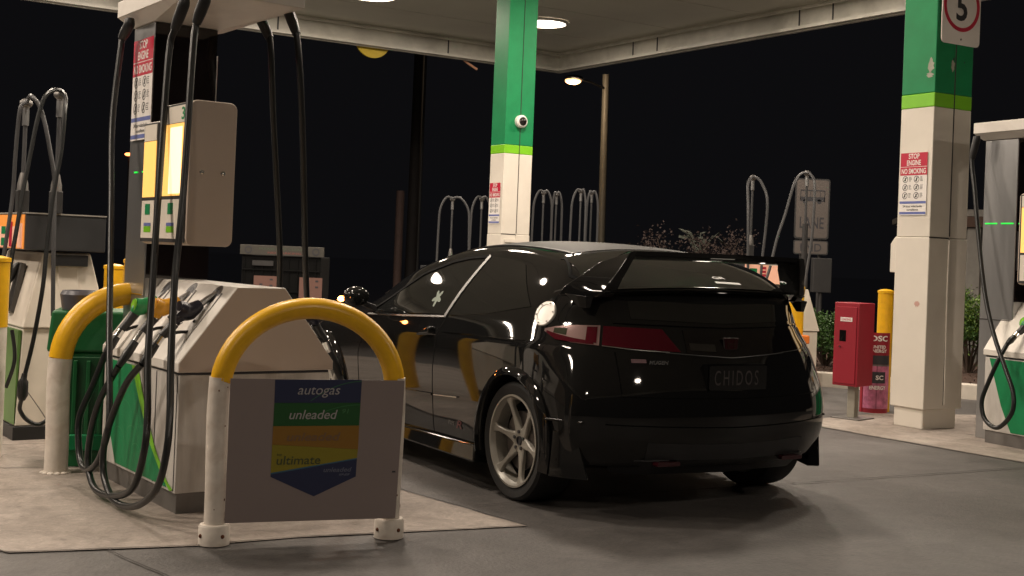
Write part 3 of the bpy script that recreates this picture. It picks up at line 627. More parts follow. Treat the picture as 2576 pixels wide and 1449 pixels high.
b = MB(); b.tube([(.02, .36, .80), (-.02, .35, .92), (.03, .36, 1.02), (.08, .36, 1.10)], [.02, .032, .032, .02], 12); b.build('nozzle', M['black'], p3)
for (wx, wy, z1) in ((-3.11, 8.05, 2.15), (-2.89, 8.03, 2.21)):
    l = w2l([(wx, wy, 0)], LO, LH)[0]; mast(p3, l.x, l.y, 1.43, z1)
LH_ = [[(-3.078, 7.99, 2.13), (-3.105, 7.95, 2.084), (-3.119, 7.95, 1.934), (-3.126, 7.95, 1.759), (-3.13, 7.95, 1.56), (-3.135, 7.92, 1.361), (-3.16, 7.85, .9)],
       [(-3.095, 8.03, 2.142), (-3.059, 7.98, 2.160), (-3.016, 7.892, 2.147), (-2.969, 7.883, 2.101), (-2.922, 7.875, 1.984), (-2.879, 7.867, 1.812), (-2.845, 7.858, 1.665), (-2.826, 7.83, 1.518), (-2.80, 7.78, 1.2), (-2.78, 7.76, 0.8)],
       [(-2.87, 8.0, 2.20), (-2.88, 7.90, 2.196), (-2.912, 7.825, 2.138), (-2.94, 7.788, 1.974), (-2.96, 7.75, 1.751), (-2.972, 7.712, 1.578), (-2.985, 7.675, 1.36), (-3.0, 7.637, 1.119), (-3.006, 7.6, 0.834), (-3.03, 7.62, .5)],
       [(-2.87, 8.0, 2.20), (-2.81, 7.90, 2.147), (-2.788, 7.833, 2.034), (-2.785, 7.8, 1.835), (-2.795, 7.767, 1.661), (-2.806, 7.733, 1.465), (-2.813, 7.7, 1.223), (-2.814, 7.667, 0.983), (-2.843, 7.633, 0.672), (-2.875, 7.6, 0.448)]]
for pts in LH_:
    MB().tube(w2l(pts, LO, LH), .013, 10).build('hose', M['rubber_grey'] if pts[0][0] < -3.0 else M['rubber'], p3)
cp = w2l([(-2.875, 7.6, .46), (-2.88, 7.6, .43), (-2.882, 7.6, .41), (-2.884, 7.6, .33), (-2.886, 7.6, .30)], LO, LH)
MB().tube(cp, [.016, .018, .030, .032, .018], 12, False).build('breakaway_coupling', M['black'], p3)
MB().tube(w2l([(-2.886, 7.6, 0.31), (-2.911, 7.64, 0.242), (-2.884, 7.68, 0.176), (-2.829, 7.72, 0.142), (-2.784, 7.76, 0.17), (-2.775, 7.82, 0.201)], LO, LH), .013, 10).build('hose', M['rubber'], p3)
MB().tube(w2l([(-2.87, 7.62, .36), (-2.80, 7.7, .22), (-2.74, 7.8, .06)], LO, LH), .003, 6).build('earth_wire', M['steel_dk'], p3)
MB().tube(w2l([(-3.022, 7.75, 0.706), (-3.0, 7.75, 0.586), (-3.002, 7.75, 0.489), (-3.043, 7.75, 0.354)], LO, LH), .012, 8).build('hose', M['rubber'], p3)

def far_pump(loc, head, label, masts, hoses, lit=True, body_h=1.07):
    t = thing('fuel_pump', label, 'fuel pump', loc, head, 'fuel pumps')
    MB().box(-.02, .50, 0, .62, 0, .10).build('plinth', M['black'], t, .005)
    MB().box(0, .48, 0.02, .60, .10, .60).build('lower_body', M['cream'], t, .006)
    MB().hexa([(-.01, 0, .60), (.49, 0, .60), (.49, .61, .60), (-.01, .61, .60)], [(.08, .05, body_h), (.38, .05, body_h), (.38, .55, body_h), (.08, .55, body_h)]).build('upper_body', M['cream'], t, .006)
    h = MB().box(-.03, .50, -.02, .55, body_h + .005, body_h + .30).build('display_head', M['head_dk'], t, .006)
    if lit:
        MB().box(-.025, .40, -.026, -.0205, body_h + .015, body_h + .29).build('info_panel', M['panel_pk'], h)
        MB().box(-.020, .39, -.032, -.0265, body_h + .23, body_h + .29).build('price_panel', M['panel_or'], h)
        for z0 in (.05, .13): MB().box(.03, .11, -.031, -.0265, body_h + z0, body_h + z0 + .05).build('green_button', M['green'], h)
        MB().box(.16, .21, -.031, -.0265, body_h + .02, body_h + .20).build('red_strip', M['sign_red'], h)
        for z0 in (.04, .08, .12, .16): MB().box(.165, .205, -.033, -.0315, body_h + z0, body_h + z0 + .012).build('caption', M['panel_pk'], h)
        text('CARDS\nOPEN\n24H', M['sign_red'], h, (.31, -.0270, body_h + .10), (1, 0, 0), (0, 0, 1), .12, .14, name='lettering') if False else None
    for m_ in masts:
        l = w2l([(m_[0], m_[1], 0)], loc, head)[0]; mast(t, l.x, l.y, body_h + .30, m_[2])
    for pts in hoses: MB().tube(w2l(pts, loc, head), .016, 8).build('hose', M['rubber_grey'], t)
    return t
def arch(x, y, z1, xr, z0, dy=0.0): 
    return [(x, y, z1), (x + (xr - x) * .45, y, z1 + .01), (x + (xr - x) * .9, y, z1 - .14), (xr, y + dy, z1 - .4), (xr + (xr - x) * .05, y + dy, z0)]
p4 = far_pump((2.60, 14.05, 0), 2, 'distant cream fuel pump with lit orange panel seen under the car wing', [(2.66, 14.2, 2.29)],
    [[(2.646, 14.16, 2.27), (2.588, 14.1, 2.18), (2.581, 14.0, 1.926), (2.582, 13.95, 1.663), (2.592, 13.9, 1.1), (2.62, 13.9, .7)], [(2.66, 14.16, 2.27), (2.727, 14.1, 2.216), (2.787, 14.0, 2.022), (2.781, 13.98, 1.715), (2.745, 13.95, 1.3), (2.72, 13.9, .8)]])
t = thing('fuel_pump', 'distant white tapering fuel pump behind the car wing beside a yellow bollard', 'fuel pump', (3.06, 13.5, 0), 20, 'fuel pumps')
MB().box(0, .25, 0, .5, 0, .60).build('lower_body', M['cream'], t, .006)
MB().hexa([(-.02, -.01, .605), (.27, -.01, .605), (.27, .51, .605), (-.02, .51, .605)], [(.06, .05, 1.05), (.15, .05, 1.05), (.15, .45, 1.05), (.06, .45, 1.05)]).build('upper_body', M['cream'], t, .006)
l = w2l([(3.13, 13.62, 0)], (3.06, 13.5, 0), 20)[0]; mast(t, l.x, l.y, 1.06, 2.32)
MB().cyl((l.x, l.y, 1.04), (l.x, l.y, 1.75), .03).build('mast_base', M['dark_metal'], t)
for pts in ([(3.13, 13.6, 2.296), (3.041, 13.55, 2.273), (2.954, 13.45, 2.15), (2.863, 13.4, 1.83), (2.781, 13.367, 1.574), (2.704, 13.333, 1.237), (2.623, 13.3, 1.006)], [(3.14, 13.6, 2.296), (3.179, 13.5, 2.203), (3.173, 13.433, 1.927), (3.153, 13.4, 1.59), (3.107, 13.367, 1.253), (3.062, 13.333, 0.918), (3.032, 13.3, 0.627)]):
    MB().tube(w2l(pts, (3.06, 13.5, 0), 20), .015, 8).build('hose', M['rubber_grey'], t)
t = thing('coin_box', 'small dark box on a stand behind the right end of the car wing', 'box', (4.24, 17.4, 0), 5)
MB().box(-.13, .13, -.06, .06, .95, 1.42).build('case', M['dark_metal'], t, .01); MB().cyl((0, 0, 0), (0, 0, .95), .025).build('post', M['dark_metal'], t)
far_pump((-.95, 17.4, 0), 33, 'dim far pump whose hose masts rise over the car roof, left of the far column', [(-.846, 17.6, 2.06), (-.441, 17.6, 2.08)],
    [arch(-.846, 17.5, 2.04, -1.02, 1.0), arch(-.846, 17.5, 2.04, -.60, 1.0), arch(-.441, 17.5, 2.06, -.58, 1.0), arch(-.441, 17.5, 2.06, -.30, 1.0)], False, .80)
far_pump((.34, 17.4, 0), 33, 'dim far pump whose hose masts rise just right of the far column', [(.41, 17.6, 2.2), (.60, 17.9, 2.2)],
    [arch(.41, 17.5, 2.18, .27, 1.0), arch(.41, 17.5, 2.18, .53, 1.0), arch(.60, 17.8, 2.18, .68, 1.0), arch(.60, 17.8, 2.18, .54, 1.0)], False, .80)
far_pump((.86, 17.5, 0), 33, 'dim far pump whose hose masts rise beside the tall street lamp pole', [(.93, 17.7, 2.25), (1.10, 18.0, 2.25)],
    [arch(.93, 17.6, 2.22, .80, 1.0), arch(.93, 17.6, 2.22, 1.0, 1.0), arch(1.10, 17.9, 2.22, 1.03, 1.0), arch(1.10, 17.9, 2.22, 1.19, 1.0)], False, .80)

# ------------------------------------------------------------------ hoops
def hoop_pts(w_, zs_, top):
    P = [(0, 0, -0.02), (0, 0, .3), (0, 0, zs_ - .12)]
    r_ = w_ / 2
    for k in range(0, 13):
        a = math.pi - math.pi * k / 12; P.append((r_ + r_ * math.cos(a), 0, zs_ + (top - zs_) * math.sin(a)))
    return P + [(w_, 0, zs_ - .12), (w_, 0, .3), (w_, 0, -.02)]
HO, HH = (-1.217, 5.42, 0), 19.97
hp = thing('guard_hoop', 'yellow and white guard hoop in the foreground holding the grey fuel sign', 'bollard hoop', HO, HH, 'yellow and white guard hoops')
def hoop_parts(t, w_, zs_, top, r_, zsplit):
    P = hoop_pts(w_, zs_, top)
    dense = []
    b = MB()
    # centreline split into white legs and yellow arch
    arc = [(w_ / 2 + (w_ / 2) * math.cos(math.pi - math.pi * k / 28), 0, zs_ + (top - r_ - zs_) * math.sin(math.pi * k / 28)) for k in range(29)]
    arc = [(0, 0, zsplit)] + arc[1:-1] + [(w_, 0, zsplit)]
    MB().tube(arc, r_, 20, False).build('arch', M['yellow'], t, smooth=60)
    for x in (0, w_):
        MB().tube([(x, 0, 0), (x, 0, .2), (x + (-.006 if x == 0 else .006), .0, zsplit * .75), (x, 0, zsplit)], [r_ * 1.0, r_ * .985, r_ * .99, r_ * 1.0], 20, True, 5).build('leg', M['post_white'], t, smooth=60)
hoop_parts(hp, 0.765, 0.66, 1.06, 0.046, 0.712)
for x in (0, .765):
    b = MB(); b.lathe([(.001, 0), (.066, 0), (.066, .075), (.060, .085), (.047, .086)], 'z', c=(x, 0, 0.004), n=28); c = b.build('base_collar', M['post_white'], hp)
    for k in range(4):
        a = R(25 + 90 * k); MB().ball((x + .065 * math.cos(a), .065 * math.sin(a), .045), .009, n=8).build('collar_bolt', M['rust'], c)
b = MB()
for k in range(20):
    a = random.uniform(-2.6, -.4); z = random.choice([random.uniform(.02, .2), random.uniform(.1, .7)]); x = random.choice([0, .765]); rr = .0467
    s = random.uniform(.002, .006); u = Vector((-math.sin(a), math.cos(a), 0)); c = Vector((x + rr * math.cos(a), rr * math.sin(a), z)) 
    b.face([c + u * s * math.cos(q) + Vector((0, 0, s * 1.5 * math.sin(q))) for q in [i * math.pi / 4 for i in range(8)]])
b.build('rust_chips', M['rust'], hp, smooth=0)
sg = thing('fuel_grade_sign', 'grey sheet sign listing autogas and unleaded, fixed to the front hoop', 'sign', HO, HH)
MB().hexa([(.035, -.052, .10), (.778, -.052, .098), (.796, -.052, .706), (.035, -.052, .712)], [(.035, -.049, .10), (.778, -.049, .098), (.796, -.049, .706), (.035, -.049, .712)]).build('sheet', M['hoopsheet'], sg)
Yf = -.0535
def poly(name, m, pts, y=Yf, par=sg):
    return MB().hexa([(x, y, z) for x, z in pts], [(x, y + .0012, z) for x, z in pts]).build(name, m, par, smooth=0)
poly('label_band', M['h_blue'], [(.2235, .6085), (.600, .6085), (.602, .709), (.2235, .708)])
poly('label_band', M['h_green'], [(.2225, .509), (.598, .509), (.600, .608), (.2235, .608)])
poly('label_band', M['h_orange'], [(.2215, .430), (.597, .405), (.598, .5085), (.2225, .5085)])
poly('label_band', M['h_yellow'], [(.2205, .309), (.594, .367), (.597, .4045), (.2215, .4295)])
poly('label_band', M['h_blue'], [(.2205, .292), (.410, .204), (.592, .286), (.594, .362), (.2205, .303)])
poly('label_line', mat('label_teal', (.03, .10, .16), .5), [(.2205, .303), (.594, .362), (.594, .367), (.2205, .309)])
# pale green arcs
b = MB(); arcs = [((.38, .615), (.60, .700)), ((.36, .53), (.598, .598))]
for (x0, z0), (x1, z1) in arcs:
    P = [(x0 + (x1 - x0) * k / 10, z0 + (z1 - z0) * (1 - (1 - k / 10) ** 2)) for k in range(11)]
    for i in range(10): b.face([(P[i][0], Yf - .001, P[i][1]), (P[i + 1][0], Yf - .001, P[i + 1][1]), (P[i + 1][0], Yf - .001, P[i + 1][1] + .003), (P[i][0], Yf - .001, P[i][1] + .003)])
b.build('swoosh', mat('swoosh_green', (.03, .14, .05), .5), sg, smooth=0)
tx = lambda s, m, x, z, w_, h_, sh=.25, bd=.02: text(s, m, sg, (x, Yf - .0006, z), (1, 0, 0), (0, 0, 1), w_, h_, shear=sh, bold=bd)
tx('autogas', M['h_text'], .415, .654, .185, .046, .25, .0); tx('unleaded', M['h_text'], .395, .558, .21, .040, .25, .006); tx('91', mat('pale_green_ink', (.05, .16, .06), .5), .535, .572, .03, .02, 0.2, .01)
tx('unleaded', mat('faded_lettering', (.165, .095, .05), .5), .40, .462, .235, .036); tx('ultimate', M['h_text3'], .338, .362, .19, .038, .1, .01); tx('bp', M['h_text3'], .255, .386, .02, .012, 0, .01)
tx('unleaded', mat('faded_navy_ink', (.10, .11, .16), .5), .51, .318, .125, .020); tx('98', mat('faded_navy_ink', (.10, .11, .16), .5), .54, .296, .05, .010)
poly('bolt_hole', M['ink'], [(.755, .30), (.770, .30), (.770, .307), (.755, .307)])

h2o = (-2.428, 6.922, 0)
h2 = thing('guard_hoop', 'yellow and white guard hoop behind the foreground pump, in front of the green bin', 'bollard hoop', h2o, 28, 'yellow and white guard hoops')
hoop_parts(h2, 0.75, 0.60, 1.045, 0.062, 0.625)
b = MB()
for k in range(9):
    a = R(180 + 30 * k); b.ball((.066 * math.cos(a), .066 * math.sin(a), .006), .02, (1, 1, .5), n=8)
b.build('broken_grout', M['post_white'], h2)

def bollard(x, y, r_, h_, split, label):
    t = thing('bollard', label, 'bollard', (x, y, 0), 0, 'yellow bollards')
    b = MB(); b.lathe([(r_, split), (r_, h_ - .035), (r_ + .006, h_ - .033), (r_ + .006, h_ - .012), (r_ * .6, h_), (.001, h_ + .004)], 'z', n=28, cap=False); b.build('sleeve', M['yellow'], t)
    if split > 0: MB().lathe([(r_ * .98, 0), (r_ * .98, split + .01)], 'z', n=28).build('post', M['post_white'], t)
    return t
bollard(-2.998, 7.35, .10, 1.16, .75, 'yellow topped bollard at the left edge in front of the older pump')
bollard(-2.93, 9.4, .07, 1.10, 0.0, 'yellow bollard half hidden behind the older cream pump')
bollard(-3.06, 9.55, .055, 1.12, 0.0, 'thin slice of yellow bollard beside the foreground pump tower') if False else None
bollard(-2.60, 8.72, .05, 1.16, 0.0, 'yellow bollard showing as a sliver left of the foreground pump tower')
bollard(2.975, 13.2, .075, 1.09, 0.0, 'yellow bollard behind the right end of the car wing')
bollard(3.43, 11.62, .068, 1.11, 0.0, 'yellow bollard between the red cabinet and the near column')
t = thing('orange_sensor_box', 'small orange box at the foot of the bollard behind the car wing', 'box', (2.975, 13.1, 0), 0)
MB().box(-.09, .11, -.07, .07, .50, .585).build('case', mat('orange_plastic', (.7, .18, .02), .5), t, .01)
MB().box(-.03, .03, -.03, .03, .0, .50).build('stand', M['dark_metal'], t)

# ------------------------------------------------------------------ green bin with squeegee bucket
bo, bh = (-2.60, 7.06, 0), 14
t = thing('windscreen_wash_bin', 'dark green plastic bin behind the second yellow hoop', 'bin', bo, bh)
MB().hexa([(.06, .0, 0), (.46, 0, 0), (.46, .38, 0), (.06, .38, 0)], [(.07, 0, .64), (.47, 0, .64), (.47, .4, .64), (.07, .4, .64)]).build('body', M['green_dk'], t, .012)
MB().hexa([(.04, -.012, .64), (.49, -.012, .64), (.49, .41, .64), (.04, .41, .64)], [(.06, 0, .875), (.48, 0, .875), (.48, .4, .875), (.06, .4, .875)]).build('hood', M['green_dk'], t, .02)
b = MB(); b.box(.16, .44, -.017, -.0005, .12, .62); b.build('recess_panel', mat('bin_dark_green', (.004, .06, .018), .4), t, .01)
b = MB()
for x in (.20, .27, .34, .41): b.box(x - .012, x + .012, -.03, -.018, .15, .60)
b.build('ribs', M['green_dk'], t, .006)
MB().box(.17, .43, -.05, -.018, .10, .19).build('foot_tray', M['green'], t, .01)
t = thing('bucket', 'round dark grey plastic bucket lid on top of the green bin', 'bucket', (-2.43, 7.20, .877), 0)
MB().lathe([(.001, 0), (.095, 0), (.108, .085), (.095, .108), (.085, .108), (.078, .08), (.001, .08)], 'z', n=28).build('tub', mat('grey_plastic', (.07, .07, .085), .35, var=.3), t)
MB().tube([(.03, 0, .065), (.10, .02, .10), (.15, .02, .07), (.18, 0, .02)], .01, 8).build('handle', M['black'], t)

# ------------------------------------------------------------------ red cabinet on a post
t = thing('red_cabinet', 'red steel cabinet on a grey post beside the nearer column', 'cabinet', (2.965, 10.78, 0), 46)
MB().box(0, .265, 0, .235, .285, .995).build('case', M['red'], t, .006)
dr = MB().box(-.008, -.0015, .02, .215, .305, .96).build('door', M['red'], t, .003)
MB().box(-.011, -.0085, .115, .175, .665, .76).build('window', M['lens_smoke'], dr, 0)
MB().box(-.011, -.0085, .06, .17, .835, .87).build('label_sticker', M['panel_pk_plain'] if 'panel_pk_plain' in M else M['sign_white'], dr)
text('LEAKING', M['sign_red'], dr, (-.0112, .115, .852), (0, -1, 0), (0, 0, 1), .09, .02, bold=.01)
MB().cyl((-.008, .165, .62), (-.025, .165, .62), .008).build('lock', M['chrome'], dr)
MB().box(.08, .15, .06, .13, 0, .285).build('post', M['pole'], t, .004)
b = MB(); b.box(-.02, .25, -.04, .23, 0.004, .016); b.build('base_plate', M['steel_dk'], t, .003)
# drink advertising sleeve round the bollard
t = thing('advert_sleeve', 'red and pink energy drink advert wrapped round the bollard foot', 'advert', (3.275, 11.36, 0), 0)
rr = .125
def halfcyl(name, m, z0, z1, r_, a0=-175, a1=-5, n=24, par=t):
    b = MB(); vs0, vs1 = [], []
    rs = []
    for rad in (r_, r_ - .003):
        rs.append([(rad * math.cos(R(a0 + (a1 - a0) * k / n)), rad * math.sin(R(a0 + (a1 - a0) * k / n))) for k in range(n + 1)])
    poly_ = rs[0] + rs[1][::-1]
    for k in range(n):
        o0, o1, i1, i0 = rs[0][k], rs[0][k + 1], rs[1][k + 1], rs[1][k]
        b.hexa([(*o0, z0), (*o1, z0), (*i1, z0), (*i0, z0)], [(*o0, z1), (*o1, z1), (*i1, z1), (*i0, z1)])
    bmesh.ops.remove_doubles(b.b, verts=b.b.verts, dist=.0001)
    return b.build(name, m, par)
halfcyl('sheet', M['red'], .02, .73, rr)
halfcyl('can_picture', M['pink'], .06, .44, rr + .004, -150, -30)
halfcyl('can_top', M['ink'], .45, .53, rr + .004, -140, -35)
halfcyl('can_rim', M['steel_dk'], .435, .448, rr + .0045, -145, -30)
halfcyl('can_badge', M['ink'], .285, .385, rr + .006, -120, -60)
def bend(z, a0, r_): return lambda x, y: Vector((r_ * math.cos(R(a0) + x / r_), r_ * math.sin(R(a0) + x / r_), z + y))
for s, z, w_, h_, a0, r_, m_ in (('OSC', .68, .17, .05, -90, rr + .003, M['sign_white']), ('UNITED', .605, .13, .028, -90, rr + .003, M['sign_white']), ('ENERGY', .57, .16, .030, -90, rr + .003, M['sign_white']),
                             ('SC', .335, .07, .04, -85, rr + .009, M['sign_white']), ('ENERGY', .245, .15, .035, -90, rr + .008, M['sign_white'])):
    text(s, m_, t, (0, 0, 0), (1, 0, 0), (0, 0, 1), w_, h_, bold=.03, bend=bend(z, a0, r_))

# ------------------------------------------------------------------ background: kiosk, poles, signs, shop
t = thing('exchange_cage', 'dim dark cage with a pale header board behind the foreground pump', 'cage', (-3.2, 15.0, 0), -2)
MB().box(.02, .96, .02, .6, 0, 1.17).build('body', M['ink2'], t, .01)
hb = MB().box(0, .99, -.01, .04, 1.175, 1.29).build('header_board', mat('dim_board', (.05, .046, .038), .6, var=.1), t, .004)
text('PLEASE KEEP CLEAR', mat('board_ink', (.06, .08, .05), .6), hb, (.49, -.0105, 1.25), (1, 0, 0), (0, 0, 1), .52, .026, bold=.02)
text('NO PARKING', mat('board_red', (.16, .05, .04), .6), hb, (.53, -.0105, 1.205), (1, 0, 0), (0, 0, 1), .40, .024, bold=.02)
for x in (.10, .90): MB().lathe([(.045, -.0105), (.045, -.012), (.028, -.012), (.028, -.0105)], 'y', c=(x, 0, 1.232), n=24, cap=False).build('emblem', M['ink'], hb)
b = MB()
for i in range(9): b.cyl((.06 + .105 * i, .008, .1), (.06 + .105 * i, .008, 1.14), .006, n=6)
for z in (.3, .75, 1.0): b.cyl((.03, .006, z), (.95, .006, z), .007, n=6)
b.build('wire_mesh', M['ink2'], t)
MB().box(.15, .40, -.005, .0, 1.05, 1.11).build('label_plate', M['dark_metal'], t)
for x0, lab in ((.18, 'pale paper poster on the left of the dark cage'), (.72, 'paper poster coloured with orange glow on the right of the dark cage')):
    pp = thing('poster', lab, 'poster', (-3.2, 15.0, 0), -2, 'paper posters on the cage')
    MB().box(x0, x0 + .27, -.02, -.014, .45, .93).build('paper', mat('poster_glow_paper', (.15, .075, .058), .6), pp)  # orange glow on the papers is put into their colour
    for dx, z in ((.07, .82), (.19, .88), (.19, .81)): MB().box(x0 + dx, x0 + dx + .035, -.022, -.0205, z, z + .02).build('mark', M['ink'], pp)
t = thing('street_lamp', 'tall pale street lamp pole with a glowing orange lamp on its arm', 'street lamp', (2.50, 36, -.03), 0)
MB().tube([(0.03, 0, 0), (0, 0, 3.5), (-.03, 0, 6.56)], [.115, .105, .095], 16, False).build('pole', M['pole'], t)
MB().tube([(-.03, 0, 6.15), (-.5, -.6, 6.25), (-.88, -1.6, 6.17)], [.035, .03, .03], 8, False).build('arm', M['dark_metal'], t)
MB().ball((-1.02, -1.9, 6.14), .2, (1.3, 1.3, .5)).build('lamp_head', M['dark_metal'], t)
MB().ball((-1.04, -1.95, 6.07), .17, (1.3, 1.2, .55)).build('lamp_lens', M['street'], t)
ld = bpy.data.lights.new('street_glow', 'POINT'); ld.energy = 160; ld.color = (1, .72, .46); ld.shadow_soft_size = .15
lo = bpy.data.objects.new('street_glow', ld); col.objects.link(lo); lo.parent = t; lo.location = (-1.04, -2.1, 5.9)
t = thing('power_pole', 'dark timber power pole faintly visible behind the canopy', 'pole', (-2.36, 30, -.03), 0)
MB().tube([(0, 0, 0), (0, 0, 9)], [.15, .11], 14, False).build('shaft', M['wood'], t)
b = MB(); b.tube([(.16, -.12, 0), (.16, -.1, 8.5)], .03, 6, False); b.build('cable_conduit', M['dark_metal'], t)
t = thing('marker_post', 'short brown timber post standing beside the power pole', 'post', (-2.5, 28, -.03), 0)
MB().tube([(0, 0, 0), (0, 0, 2.65)], [.09, .09], 12, False).build('shaft', mat('brown_post', (.07, .042, .035), .8, var=.2), t)
t = thing('bus_lane_sign', 'grey road sign with a bus picture and the words LANE and END', 'road sign', (3.98, 18.0, -.03), 0)
MB().cyl((.12, .06, 0), (.12, .06, 2.5), .022).build('post', M['dark_metal'], t); MB().cyl((.38, .06, 0), (.38, .06, 2.5), .022).build('post', M['dark_metal'], t)
bd = MB().prism(rrect(0, .49, 1.72, 2.575, .04), 'xz', 0, .012).build('board', M['dark_metal'], t); MB().prism(rrect(.02, .47, 1.74, 2.555, .035), 'xz', -.003, -.0005).build('face', M['bus_face'], bd)
b2 = MB().prism(rrect(0, .49, 1.50, 1.70, .03), 'xz', 0, .012).build('board', M['dark_metal'], t); MB().prism(rrect(.015, .475, 1.515, 1.685, .025), 'xz', -.003, -.0005).build('face', M['bus_face'], b2)
text('LANE', M['ink'], bd, (.245, -.0035, 1.95), (1, 0, 0), (0, 0, 1), .34, .16, bold=.01); text('END', M['ink'], b2, (.245, -.0035, 1.60), (1, 0, 0), (0, 0, 1), .30, .11, bold=.01)
b = MB(); Yb = -.0052
def q4(x0, x1, z0, z1): b.face([(x0, Yb, z0), (x1, Yb, z0), (x1, Yb, z1), (x0, Yb, z1)])
q4(.07, .42, 2.40, 2.415); q4(.07, .08, 2.27, 2.41); q4(.41, .42, 2.25, 2.41); q4(.07, .42, 2.255, 2.315)
for x in (.14, .21, .28, .35): q4(x, x + .006, 2.31, 2.40)
for x in (.14, .34): b.face([(x + .032 * math.cos(2 * math.pi * k / 14), Yb, 2.25 + .032 * math.sin(2 * math.pi * k / 14)) for k in range(14)])
b.build('bus_picture', M['ink'], bd, smooth=0)
t = thing('shop_building', 'dim low shop with a pale porch post behind the right-hand pump', 'building', (7.2, 22, -.03), -12)
MB().box(0, 7, 1.2, 5, 0, 2.3).build('wall', M['shop'], t); MB().box(-.2, 7.4, -.2, 5.2, 2.3, 2.42).build('porch_roof', M['shop_pale'], t, .01)
MB().box(-.2, 7.4, -.2, -.05, 2.12, 2.298).build('fascia_board', mat('brown_fascia', (.12, .07, .05), .7), t)
for x in (.62, 3.2, 6.4): MB().box(x, x + .22, -.1, .1, 0, 2.11).build('porch_post', M['shop_pale'], t, .01)
wn = MB().box(1.2, 2.8, 1.17, 1.198, .9, 1.9).build('window', M['perspex'], t)
MB().box(.05, .55, -.02, 0, 1.85, 2.11).build('shop_sign', M['shop_pale'], t)
MB().box(.3, .55, -.3, -.22, 2.43, 2.75).build('roof_box', mat('roof_box_red', (.2, .05, .03), .7), t)
def fas(x_b, z): return (x_b, .10, z)
t = thing('hanging_disc', 'yellow round disc peeping out below the far canopy edge, left of the far column', 'sign', (cx_, cy_, 0), CAN_H)
MB().lathe([(.001, .14), (.35, .14), (.35, .17), (.001, .17)], 'y', c=(-3.80, 0, 4.925), n=40).build('disc', M['disc_y'], t); MB().box(-4.1, -3.5, .07, .135, 4.9, 4.96).build('bracket', M['steel_dk'], t)
t = thing('curved_strip', 'thin peach curved strip showing under the canopy edge beside the far column', 'sign', (cx_, cy_, 0), CAN_H)
P = [(-2.06 + .36 * k / 10, .15, 4.82 - .20 * (k / 10) ** .75) for k in range(11)]
MB().tube(P, .022, 8, False).build('strip', M['peach'], t); MB().box(-2.1, -1.9, .07, .14, 4.80, 4.84).build('bracket', M['steel_dk'], t)
t = thing('distant_lamp', 'tiny orange road lamp far off, left of the foreground pump', 'street lamp', (-9.13, 30, -.03), 0)
MB().cyl((0, .1, 0), (0, .1, 3.35), .03).build('pole', M['wood'], t); MB().ball((0, 0, 3.35), .055, (1.6, 1, .7)).build('lens', mat('far_lamp', (1, .4, .1), .4, emit=(1, .28, .08), es=5), t)

# ------------------------------------------------------------------ plants
def bush(x, y, z0, w_, h_, label, ms, n, leaf, name='shrub', dens=1.0, bare=0.0, seed=1, group=None):
    rnd = random.Random(seed)
    t = thing(name, label, 'shrub', (x, y, z0), 0, group)
    tips = []; b = MB()
    for i in range(16):
        a = rnd.uniform(0, 2 * math.pi); r_ = rnd.uniform(.15, .5) * w_; z = rnd.uniform(.45, .95) * h_
        p = [(0, 0, 0), (r_ * .4 * math.cos(a) + rnd.uniform(-.03, .03), r_ * .4 * math.sin(a), z * .4), (r_ * math.cos(a), r_ * math.sin(a), z)]
        b.tube(p, [.018, .011, .005], 6, True, 4); tips.append(Vector(p[2])); tips.append(Vector(p[2]) * .8)
        for k in range(3):
            q = Vector(p[1]).lerp(Vector(p[2]), rnd.random()); e = q + Vector((rnd.uniform(-1, 1), rnd.uniform(-1, 1), rnd.uniform(.1, 1))) * .16 * w_; b.tube([q, e], [.006, .003], 5, False); tips.append(e)
    b.build('branches', M['bark'], t)
    for mi, m in enumerate(ms):
        b = MB()
        for i in range(n):
            c = rnd.choice(tips) + Vector((rnd.gauss(0, .085 * w_), rnd.gauss(0, .085 * w_), rnd.gauss(0, .06 * h_)))
            if c.z < bare * h_ and rnd.random() < .93: continue
            c.z = max(c.z, .03)
            if mi == 1: c.z += .05 * h_
            d = Vector((rnd.uniform(-1, 1), rnd.uniform(-1, 1), rnd.uniform(-.2, 1))).normalized(); s = leaf * rnd.uniform(.6, 1.3); e = d.orthogonal().normalized(); e.rotate(Matrix.Rotation(rnd.uniform(0, 6.28), 3, d)); e *= s * .32
            b.face([c, c + d * s * .5 + e, c + d * s, c + d * s * .5 - e])
        b.build('foliage', m, t, smooth=0)
    return t
bush(5.25, 14.5, .12, .62, .98, 'green garden shrub with bare lower twigs right of the near column', [M['leaf'], M['leaf_y']], 5200, .035, bare=.42, seed=3, group='garden shrubs')
bush(5.75, 14.4, .12, .6, .92, 'green garden shrub partly hidden behind the right-hand pump tower', [M['leaf'], M['leaf_y']], 3600, .035, bare=.40, seed=4, group='garden shrubs')
bush(3.72, 14.9, .12, .55, .70, 'dim green garden shrub left of the red cabinet', [M['leaf']], 5200, .035, bare=.05, seed=5, group='garden shrubs')
bush(2.75, 19.0, -.03, 1.5, 1.78, 'reddish leafed bush rising behind the car roof and wing', [M['leaf_r']], 7000, .045, bare=.2, seed=8, group='garden shrubs')
t = thing('fern_plant', 'thin arching fronds standing above the reddish bush', 'plant', (2.85, 19.4, -.03), 0)
b = MB(); rnd = random.Random(5)
